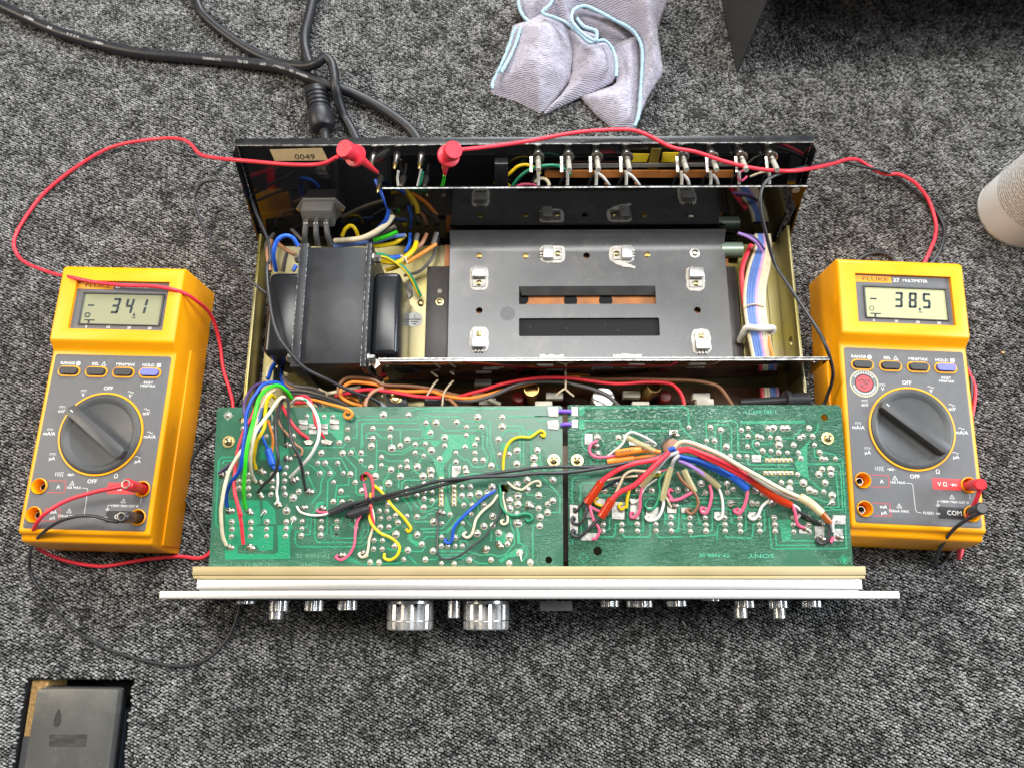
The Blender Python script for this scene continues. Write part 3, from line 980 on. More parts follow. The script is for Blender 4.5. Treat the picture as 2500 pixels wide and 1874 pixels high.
traces(bdL, [(T, s) for s in (
 'A2035,310 A2211,300 C0,308 C255,308', 'C0,352 C705,352 C760,335 C830,250 C900,243 C1520,243 C1570,270',
 'C690,235 C760,205 C2150,200', 'C30,720 C20,480 C20,410 C60,398 C760,398 C800,340 C860,295 C900,290 C970,315 C1320,315 C1420,380 C1720,380 C1750,400 C1750,650 C1800,780 C1810,900 C1850,980 C1855,1080',
 'C200,485 C810,485 C825,380 C850,335 C900,330 C960,370', 'C540,485 C540,660', 'C80,620 C75,560 C110,530 C210,530 C290,600 C380,600',
 'C415,600 C425,700', 'C1060,420 C1140,498 C1630,500 C1650,520 C1650,740 C1720,860 C1690,970 C1640,990 C1520,990 C1450,890 C1400,890 C1310,820',
 'C680,605 C830,605 C855,430', 'C1310,430 C1430,445 C1690,440 C1710,470 C1710,700 C1770,800 C1770,940',
 'C460,775 C570,775 C700,700', 'C790,680 C840,640 C1080,640', 'C220,620 C215,1050 C130,1050', 'C230,770 C310,770 C400,820 C560,820 C700,735 C840,735 C960,860',
 'C320,870 C370,910 C600,908', 'C680,900 C700,1020 C810,1100', 'C785,800 C850,835 C790,940', 'C310,965 C380,995', 'C390,1070 C310,1190 C330,1320', 'C515,1020 C515,1100', 'C520,1150 C515,1280',
 'C800,1165 C600,1165 C560,1200 C555,1390 C680,1530 C690,1660 D690,300 D730,400 D950,400', 'C645,1390 C830,1590 C900,1590 C1050,1530', 'C765,1400 C830,1510', 'C880,1410 C980,1440', 'C890,1520 C960,1520 C1050,1410',
 'C1290,1380 C1400,1510', 'C1395,1390 C1480,1490', 'C1500,1380 C1580,1480 C1590,1600 C1650,1610', 'C1310,1120 C1520,1080 C1640,1080 C1700,1120', 'C1200,1330 C1200,980 C1250,920',
 'C1960,310 C2211,310 J2100,860 J1700,860 J1740,920 J1850,930', 'C1965,440 C2180,440 C2200,470 C2200,960', 'C1900,570 C1960,500 C2150,500 C2160,900',
 'J1640,1170 J1640,1350 J1740,1500 J1850,1620', 'J1760,1350 J1760,1480',
 'D810,500 D1110,490 D1260,310', 'D845,540 D1180,540 D1330,340 D1480,330', 'D1400,350 D1500,460', 'D850,650 D890,600 D1040,600 D1230,470', 'D790,345 D860,345 D930,290 D1000,280',
 'D1060,800 D1430,795 D1620,850 D1780,840 D1860,870 D1960,840 D2080,690 D2070,540 D2030,450 D2020,320', 'D1060,845 D1430,845', 'D930,910 D1010,910 D1070,850', 'D1060,885 D1480,890 D1600,960 D1720,965',
 'D350,760 D420,780 D600,800', 'D660,800 D830,800 D880,730', 'D40,970 D500,960 D560,940', 'D650,860 D760,975', 'D0,560 D120,450', 'D160,560 D380,545 D520,450', 'D210,650 D350,660',
 'D1350,720 D1350,660 D1430,660 D1450,720', 'D1765,500 D1765,660', 'D2110,480 D2130,690 F60,695 F140,740 F140,860 F80,940', 'D2211,430 F10,480 F40,560 F45,690', 'F225,900 F225,450 F280,445',
 'F140,0 F150,40 F260,45', 'F470,275 F590,270 F590,60 F510,-40 F330,-230 F200,-330', 'E0,1485 E180,1510 E300,1545', 'E320,800 E320,900 E400,1060',
 'A410,860 A230,860 A190,900 A160,1440 A150,1640 B150,440 B190,480', 'A400,905 A260,905 A240,950', 'A1330,730 A1860,725 A1910,660', 'A1990,600 A2050,600 A2050,370 A2100,355', 'A2110,740 A2120,440 A2150,405',
 'A1540,880 A1840,870 A1930,1040 A1950,1100 A1940,1230 A1780,1240 A1760,1430', 'A1540,960 A1620,1060 A1570,1200 A1560,1340 A1440,1480', 'A1650,960 A1760,1080 A1660,1180 A1650,1640', 'A1810,960 A1850,1050', 'A1880,830 A2040,1010 A2040,1330 A2090,1370 A2190,1360',
 'A1910,760 A2010,730 A2060,840 A2190,830', 'A1400,950 A1540,1060', 'A1390,1100 A1490,1310', 'A2000,830 A2090,900', 'A2110,930 A2130,980 A2190,985', 'A1800,1640 A1800,1390 A1960,1380',
 'B1340,480 B1390,460 B1390,300', 'B1350,580 B1420,570 B1440,300 B1620,130', 'B1610,580 B1650,540 B1650,130', 'B1310,520 B1225,540 B1220,690 B1270,740 B2120,735 B2211,650', 'B1490,300 B1480,600 B1520,680 B2100,680 B2200,560 B2211,480', 'B1790,420 B1710,450 B1710,590 B1750,625 B2100,620 B2140,560 B2140,420', 'B1830,430 B1860,330', 'B2000,470 B1960,440 B1950,340')], M_tl)
areas(bdL, ('C1080,560 C1100,545 C1540,550 C1600,590 C1560,740 C1240,750 C1230,850 C1130,960 C1120,1000 C1170,1330 C1080,1330 C1040,1120 C1000,940 C960,850 C1060,900 C1180,700 C1190,620 C1080,640',
             'C880,400 C925,400 C1000,560 C980,605 C850,605', 'A750,700 A1130,700 A1130,900 A740,890', 'A1370,250 A1870,250 A1900,330 A1860,640 A1800,640 A1700,520 A1360,540',
             'B280,110 B740,110 B760,420 B700,450 B280,450', 'B270,460 B930,460 B920,780 B740,790 B700,720 B450,720 B440,830 B950,835 B990,800 B980,450 B1190,440 B1150,560 B1150,900 B270,910',
             'B780,110 B850,120 B950,250 B960,430 B780,430', 'D640,560 D700,560 D700,640 D800,680 D770,740 D630,640', 'D1350,440 D1430,500 D1330,620 D1280,600', 'D1930,520 D2000,600 D1990,700 D1830,690 D1830,530',
             'D1860,920 D2100,760 D2211,750 D2180,860 D2000,880 D1900,960', 'C1130,1530 C1150,1330 C1200,1500 C1230,1600 C1140,1640', 'J1225,1220 J1370,1220 J1370,1320 J1225,1310', 'C930,640 C1080,640 C1060,690 C1000,720', 'J1580,1055 J1680,1055 J1680,1110 J1580,1110',
             'B1770,900 B1960,860 B2150,990 B1990,940 B1760,940', 'A1500,1480 A1600,1440 A1600,1560 A1480,1560'), M_tl)
traces(bdR, [(T, s) for s in (
 'K230,745 K1600,740 K1660,780 K1665,980', 'K250,918 K1540,920 K1570,1020 K1750,1190', 'K1390,1052 K290,1055 K235,1110 K230,1260 K300,1340', 'K500,1190 K520,1220 K515,1520 E1180,700 E1190,960', 'K440,1540 K435,1440 K480,1410',
 'E1010,960 E1005,880', 'E780,1480 E755,1440 E760,1150 E800,1130 E1000,1120', 'E860,1640 E870,1230 E900,1205 E1080,1205', 'F870,0 F880,540', 'F760,620 F760,710', 'F750,0 F755,150',
 'F1210,520 F1260,500 F1260,360 F1330,330', 'F1120,605 F1310,605 F1335,560 F1340,430 F1400,430', 'F1430,560 F1460,605 F1790,605 F1810,560 F1810,430 F1860,430', 'F1510,100 F1510,400 F1540,430 F1610,430', 'F1670,525 F1715,520 F1715,100 F1900,85', 'F1890,560 F1930,610 F2211,610', 'F2000,270 F2010,420 F2070,440', 'F2130,520 F2190,500 F2195,230', 'F1100,50 F1480,40', 'E1130,1365 E1900,1360',
 'G410,540 G400,330 G430,320 G730,320 G770,360 G780,680 G930,685 G1000,740', 'G510,540 G510,380 G540,365 G670,370 G700,400 G700,780', 'G575,460 G580,700', 'G510,580 G520,700', 'G1660,480 G1710,430 G1715,350', 'G820,450 G880,500 G890,590', 'G930,430 G990,490', 'G1160,440 G1165,590 G1040,595', 'G1000,530 G945,560 G945,620 G1060,740 G1120,760', 'G1290,525 G1420,522 G1520,420', 'G1090,690 G1160,750',
 'G1670,620 G1680,740 G1740,760', 'G1760,690 G1900,710 G1940,750', 'G1950,760 G2000,770 G2040,1400', 'G1590,825 G1960,825 G1980,860 G2005,1360 G1780,1365', 'G885,760 G890,820 G920,835 G1370,835 G1390,800', 'G950,880 G1440,880', 'G1600,1000 G1770,1140', 'G1430,1045 G1530,1045', 'G1600,1210 G1680,1220 G1780,1270 G1860,1270', 'G1170,1030 G1120,1000', 'G1780,1330 G1960,1330 G1925,900',
 'G430,860 G440,1000', 'G540,860 G550,1000', 'G600,860 G600,960', 'G200,1220 G850,1225', 'G230,1275 G850,1280', 'G300,1395 G320,1520 G370,1535', 'G440,1615 G475,1600 G475,1350 G650,1350 G690,1370 G700,1510 G760,1530', 'G840,1610 G870,1600 G870,1300', 'H530,500 H220,525 H220,470', 'H530,560 H540,390 H590,375', 'H630,500 H640,530 H930,540 H950,510 H950,380 H1000,370', 'H1070,470 H1095,440 H1080,250', 'H1170,300 H1140,310 H1170,650 H1200,665 H2050,660 H2040,380', 'H1215,500 H1230,620 H1260,625 H1700,620', 'H1390,570 H1680,575', 'H150,460 H140,380 H190,375', 'H0,525 H130,525', 'H30,460 H80,460 H90,160 H300,160', 'G880,1280 G900,1360 G1080,1360 G1100,1500')], M_tr)
areas(bdR, ('K180,735 K270,735 K240,855 K190,850', 'K180,905 K265,905 K260,1035 K190,1035', 'G1480,680 G1640,530 G1590,620 G1590,820 G1610,1000 G1520,960 G1470,890 G1440,820 G1480,750', 'G800,320 G1560,315 G1570,350 G810,355',
            'H1240,330 H1290,320 H1400,325 H1400,560 H1300,590 H1270,420', 'K680,1170 K780,1180 K790,1235 K690,1235', 'F2010,300 F2160,300 F2160,370 F2020,370', 'G110,1410 G190,1410 G190,1470 G115,1470', 'G720,1400 G790,1410 G790,1460 G725,1460'), M_tr)
# solder joints
def joint(r, h, pin):
    mb = MB()
    mb.lathe([(r*1.16, 0), (r*1.16, .16)], (0, 0, 0), n=16, mi=1)
    mb.lathe([(r, .165), (r*.93, h*.45), (r*.72, h*.75), (r*.45, h*.95), (r*.26, h*1.1), (r*.24, h*1.1+pin), (r*.12, h*1.12+pin)], (0, 0, 0), n=16)
    return proto(mb, [M_solder, mat('joint_ring', (.55, .50, .36), .5, .2, noise=.3, nscale=400)], 50)
JS = [joint(1.72, 1.0, .55), joint(1.78, 1.15, .3), joint(1.66, .85, .8)]
JL = [joint(2.25, 1.15, .4), joint(2.2, .95, .6), joint(2.32, 1.3, .25)]
def joints(o, s, protos):
    for p in parse(s):
        q = at(p[0], p[1], ZB+.5)
        x = inst(random.choice(protos), 'solder_joint', o, (q.x+random.uniform(-.15, .15), q.y+random.uniform(-.15, .15), ZB+.16), random.uniform(0, 6.28), random.uniform(.76, 1.02))
joints(bdL, '''A1380,310 1608,310 1725,310 1925,475 1812,660 1972,795 2110,795 2105,905 1525,935 1622,935 1790,935 1102,990 1075,1080 1552,1075 1692,1075 1870,1070 1382,1075 1075,1175 1068,1270 1082,1355 1735,1195 2030,1195 1835,1310 1735,1455 1855,1455 1970,1455 590,1180 590,1275 600,1365 890,1355 915,1265 460,1180 460,1270 830,575 1190,575 900,465 510,470 590,1090 920,1090 910,1175
B365,400 620,405 838,400 1098,400 1312,390 1572,385 1785,385 2045,385 365,495 620,495 832,495 1095,490 1307,490 1568,480 1782,480 2040,480 357,595 617,595 828,590 1090,590 1303,585 1563,580 800,270
C885,395 165,470 405,470 1430,450 1637,450 400,580 165,605 1430,560 1577,615 538,700 740,685 878,675 1140,700 1410,715 1545,690 740,800 855,835 1287,800 1545,800 1880,825 2005,820 283,858 628,905 1545,895 1655,895 1285,920 280,965 535,985 632,990 950,1110 1410,1000 1430,1060 858,1205 1370,1255 1485,1255 628,1280 628,1360 858,1325 970,1325 762,1370 1372,1375 1485,1370 858,1410 970,1440 1395,1500 1508,1500 488,1425 370,1490 853,1530 252,1580 355,1580 1210,1625 1497,1625 470,1640 630,1650 270,1280
D275,350 385,350 505,405 268,468 385,468 180,650 297,650 175,768 293,765 460,725 1100,420 760,330 1380,420 1095,610 1280,610 1985,695 1090,725 1180,725 1277,725 1377,725 1095,960 1262,960 1468,915 1762,915 130,945 252,945 580,910''', JS)
joints(bdL, '''A1920,610 1568,800 1858,800 1965,1085 1265,1320 1195,1400 2120,1310 B1100,250 1195,360 C310,285 645,285 1580,315 1915,315 1018,390 1300,385 1915,445 948,525 630,625 1140,590 1860,615 148,705 422,735 960,765 2105,765 1070,880 415,1020 765,985 140,990 950,1040 1770,970 2110,945 200,1115 540,1110 848,1115 380,1205 2115,1225 1600,1350 1775,1255 1720,1340 1668,1500 2120,1380 2015,1435 2125,1490 2015,1550 1785,1650 D480,570 765,570 640,780 825,700 990,400 1665,460 1785,445 1575,555 1865,550 980,790 875,910 1690,770 1865,700 2010,600 2115,420 2115,295 2010,960 2150,820
E287,765 243,870 20,760 245,975 150,1165 495,1160 150,1290 305,1370 25,1380 25,1490 170,1500 430,1490 500,1440 305,1545 425,1600 F320,455 325,335 35,420 195,950''', JL)
joints(bdR, '''E1195,1305 1645,1305 1835,1305 2185,1290 1350,1215 F1175,430 1430,430 1635,430 1885,430 2095,430 1175,520 1430,520 1640,520 1890,520 2100,520 2090,335
G205,395 455,395 820,425 900,405 900,500 1010,505 1055,515 1160,510 1505,520 1545,500 1655,500 410,550 505,550 890,615 1005,590 1675,600 1070,670 1165,670 1258,690 1360,690 1490,690 1740,690 1515,760 1765,765 1815,765 1925,765 685,735 785,735 885,735 1480,945 1765,885 725,1115 75,1125 175,1125 400,1160 655,1160 1290,1040 1390,1040 1685,1150 1785,1150 1885,1275 1065,1185 950,1280 1010,1285
215,1450 395,1450 620,1450 800,1450 1025,1450 1205,1455 1425,1450 1610,1450 215,1535 400,1535 625,1535 805,1535 1030,1535 1212,1535 1425,1535 1610,1535 222,1615 405,1610 628,1610 810,1610 1035,1610 1215,1610 1437,1615 1612,1615''', JS)
joints(bdR, '''E1100,590 1105,815 1385,595 G575,425 1140,405 1195,400 1305,405 1360,405 1610,405 1255,530 1260,600 645,620 1430,600 1870,885 1730,945 1870,945 1800,1045 650,1055 345,1050 1545,1045 1380,1115 1620,1125 1885,1190 980,1130 695,1280 1180,1280''', JL)
# joint with a long clipped lead
def spike(o, p1, p2, r=.45):
    a, b = at(*parse(p1)[0], ZB+1.2), at(*parse(p2)[0], ZB+2.2)
    P('clipped_lead', MB().tube([a, b], [r, r*.6], 6), M_metal, o)
for a, b in (('B1105,240', 'B1105,160'), ('B790,270', 'B750,320'), ('B1190,370', 'B1165,440'), ('A1195,1400', 'A1140,1460'), ('D2150,830', 'D2175,920'), ('F60,830', 'F75,930'), ('D2020,620', 'D2045,670'), ('F430,160', 'F510,120'), ('C1700,1330', 'C1790,1250'), ('C130,605', 'C90,600')):
    spike(bdL, a, b)
for a, b in (('G400,1160', 'G350,1195'), ('G695,1280', 'G785,1275'), ('G1885,1275', 'G1830,1300'), ('G645,1060', 'G655,1160'), ('G1140,405', 'G1225,380'), ('G1305,405', 'G1395,405'), ('E1130,600', 'E1190,650'), ('E1060,770', 'E1110,820'), ('E1390,590', 'E1440,640')):
    spike(bdR, a, b)
# pads of bare solder
def pad(o, s, z0=.02, h=.55, m=None):
    P('solder_pad', MB().prism(bp_(s), ZB+z0, ZB+h, bev=.2), m or M_tin, o)
def padr(o, fr, x, y, w_, h_):
    pad(o, f'{fr}{x},{y} {x+w_},{y+h_*.03} {x+w_*.97},{y+h_} {x+w_*.02},{y+h_*.96}')
for a in ((725, 170, 110, 390), (970, 370, 90, 110), (925, 255, 90, 90), (870, 550, 230, 105), (1060, 90, 140, 100), (1290, 130, 175, 240), (1540, 90, 120, 280), (1750, 200, 170, 180), (2035, 180, 130, 105)):
    padr(bdR, 'F', *a)
for a in ((110, 1335, 75, 65), (340, 1330, 95, 65), (497, 1385, 100, 90), (722, 1345, 100, 55), (900, 1385, 85, 85), (935, 720, 110, 85), (1490, 1560, 90, 80)):
    padr(bdR, 'G', *a)
for a in ((1885, 270, 155, 110), (1895, 430, 110, 150), (1675, 400, 115, 180)):
    padr(bdR, 'H', *a)
for a in ((925, 540, 105, 150), (745, 180, 90, 125), (750, 350, 85, 115), (1440, 550, 60, 80), (1520, 640, 330, 60)):
    padr(bdR, 'E', *a)
padr(bdR, 'K', 1400, 1045, 120, 70)
pad(bdL, 'C1240,975 1355,975 1350,1060 1290,1130 1235,1125')
pad(bdL, 'E425,190 560,180 575,260 560,320 440,310', .02, 1.2); pad(bdL, 'E420,370 560,360 580,440 560,490 430,480', .02, 1.2)
for a in ((1270, 355, 125, 130), (1405, 410, 110, 140), (1560, 410, 105, 140), (1690, 350, 125, 135)):
    padr(bdL, 'A', *a)
    P('tag_fold', MB().box(*[f(at(*parse(f'A{a[0]},{a[1]+60}')[0], ZB).x, at(*parse(f'A{a[0]+a[2]},{a[1]+60}')[0], ZB).x) for f in (min, max)], at(*parse(f'A{a[0]},{a[1]+62}')[0], ZB).y-.3, at(*parse(f'A{a[0]},{a[1]+50}')[0], ZB).y, ZB+.56, ZB+1.8, .15), M_metal, bdL)
# integrated circuit pin rows with gold pads
M_icp = mat('ic_gold', (.62, .40, .12), .45, .5, noise=.5, nscale=600)
def icrow(o, xs, fr, fixed, vert):
    for k in xs:
        s = f'{fr}{fixed},{k}' if vert else f'{fr}{k},{fixed}'
        q = at(*parse(s)[0], ZB)
        P('pin_land', MB().box(q.x-1.5, q.x+1.5, q.y-1.3, q.y+1.3, ZB+.14, ZB+.28), M_icp, o)
        inst(JS[0], 'pin_joint', o, (q.x, q.y, ZB+.2), 0, .68)
icrow(bdL, (1145, 1200, 1255, 1315, 1375, 1435, 1490), 'C', 1092, True)
icrow(bdL, (1255, 1315, 1375, 1435, 1485), 'C', 1265, True)
icrow(bdR, (1120, 1180, 1235, 1290, 1340, 1390), 'G', 780, False)
icrow(bdR, (1100, 1148, 1200, 1248, 1300, 1350, 1400), 'G', 930, False)
# terminal posts: ring plus blob where leads are soldered
def post(mb, q, r, h):
    n0 = len(mb.v)
    mb.lathe([(r*1.2, .1), (r*1.05, h*.4), (r*.6, h*.8), (r*.35, h), (r*.3, h+1.2), (r*.2, h+1.3)], (0, 0, 0), n=14)
    mb.lathe([(r*.95, .1), (r*.8, h*.5), (r*.5, h*.75), (.1, h*.8)], (r*1.1, -r*.2, 0), n=12)
    return mb
PT = proto(post(MB(), None, 2.1, 1.7), [M_flux], 60)
for p in parse('A1100,690 1100,870 750,1040 740,1190 1190,1170 740,1360 1395,1320 980,1480 320,1580 590,1580 1320,1540 1570,1540 B320,740 600,740 1830,860 2130,830 D1070,270 F165,190 D1680,770 D1865,700 A230,1095'):
    q = at(p[0], p[1], ZB+1)
    inst(PT, 'terminal_post', bdL, (q.x, q.y, ZB+.02), random.uniform(-.6, .6), random.uniform(.85, 1.1))
for p in parse('K1480,1090 G25,1320 E1060,700 H1750,540 H1740,360 H1960,530 H1560,425'):
    q = at(p[0], p[1], ZB+1)
    inst(PT, 'terminal_post', bdR, (q.x, q.y, ZB+.5), random.uniform(-.6, .6), .85)
for s in ('A1345,650 1420,625 1480,650 1440,700 1370,690', 'A1570,640 1640,620 1735,650 1700,700 1600,680'):
    pad(bdL, s, .02, 1.8, M_flux)
# fixing screws
for p, o in (('A318,648', bdL), ('E510,900', bdL), ('E825,900', bdR), ('L1555,1155', bdR)):
    q = at(*parse(p)[0], ZB+1)
    s = P('fixing_screw', MB().lathe([(4.3, 0), (4.3, .7), (2.75, .72), (2.7, 1.9), (2.0, 2.7), (.8, 2.9)], (q.x, q.y, ZB+.02), n=24), M_screw, o)
    M = place(q.x, q.y, ZB+2.6, random.uniform(0, 1.5))
    P('screw_slot', MB().box(-1.6, 1.6, -.32, .32, 0, .4, 0, 1, 0, M).box(-.32, .32, -1.6, 1.6, .001, .401, 0, 1, 0, M), M_ink, o)
# fiducial marks
def fid(o, p, m):
    q = at(*parse(p)[0], ZB)
    mb = MB()
    for k in range(32):
        a0, a1 = 2*math.pi*k/32, 2*math.pi*(k+1)/32
        mb.add([(q.x+r*math.cos(a), q.y+r*math.sin(a), ZB+.14) for a in (a0, a1) for r in (2.3, 2.8)], [(0, 1, 3, 2)])
    for k in range(4):
        a = k*math.pi/2
        M = place(q.x, q.y, 0, a)
        mb.box(2.3, 4.0, -.2, .2, ZB+.01, ZB+.13, 0, 1, 0, M)
    P('alignment_mark', mb, m, o)
fid(bdL, 'A315,297', M_tin); fid(bdR, 'F910,890', M_tr); fid(bdR, 'H2020,795', M_tr)
q = at(*parse('H2020,795')[0], ZB)
P('alignment_mark', MB().box(-1.5, 1.5, -1.5, 1.5, ZB+.01, ZB+.13, 0, 1, 0, place(q.x, q.y, 0, .785)), M_tr, bdR)
inst(JS[1], 'solder_joint', bdL, at(*parse('A315,297')[0], ZB), 0, .95)
# etched lettering, upside down as seen from the front
M_sil = mat('etched_lettering', (.07, .42, .26), .4)
def etched(o, txt, p, size, sx=1.0, m=None):
    q = at(*parse(p)[0], ZB)
    P('lettering', text_mesh(txt, size, place(q.x, q.y, ZB+.03, math.pi), .05, sx=sx), m or M_sil, o)
M_sil2 = mat('etched_faint', (.10, .26, .17), .4)
etched(bdL, 'TP-N88-SE', 'B1460,855', 2.9, 1.35, M_sil2)
etched(bdL, '1-582-698-13', 'B770,975', 3.1, 1.0, M_sil2)
etched(bdL, 'SONY', 'B1420,975', 2.3, 1.5, M_sil2)
etched(bdL, 'JAPAN', 'B200,990', 2.0, 1.2, M_sil2)
etched(bdR, 'SONY', 'H1050,745', 2.7, 1.75)
etched(bdR, 'TP-N88-SE', 'H500,738', 2.4, 1.4)
etched(bdR, '1-582-609-11', 'L650,800', 2.6, 1.15)
# purple jumpers between the boards
for s in ('E575,240 660,243 745,245', 'E605,425 670,415 742,418'):
    P('jumper', MB().tube(path(s, ZB+2.2, ZB+2.2, .5), 1.55, 10), plastic('violet'))
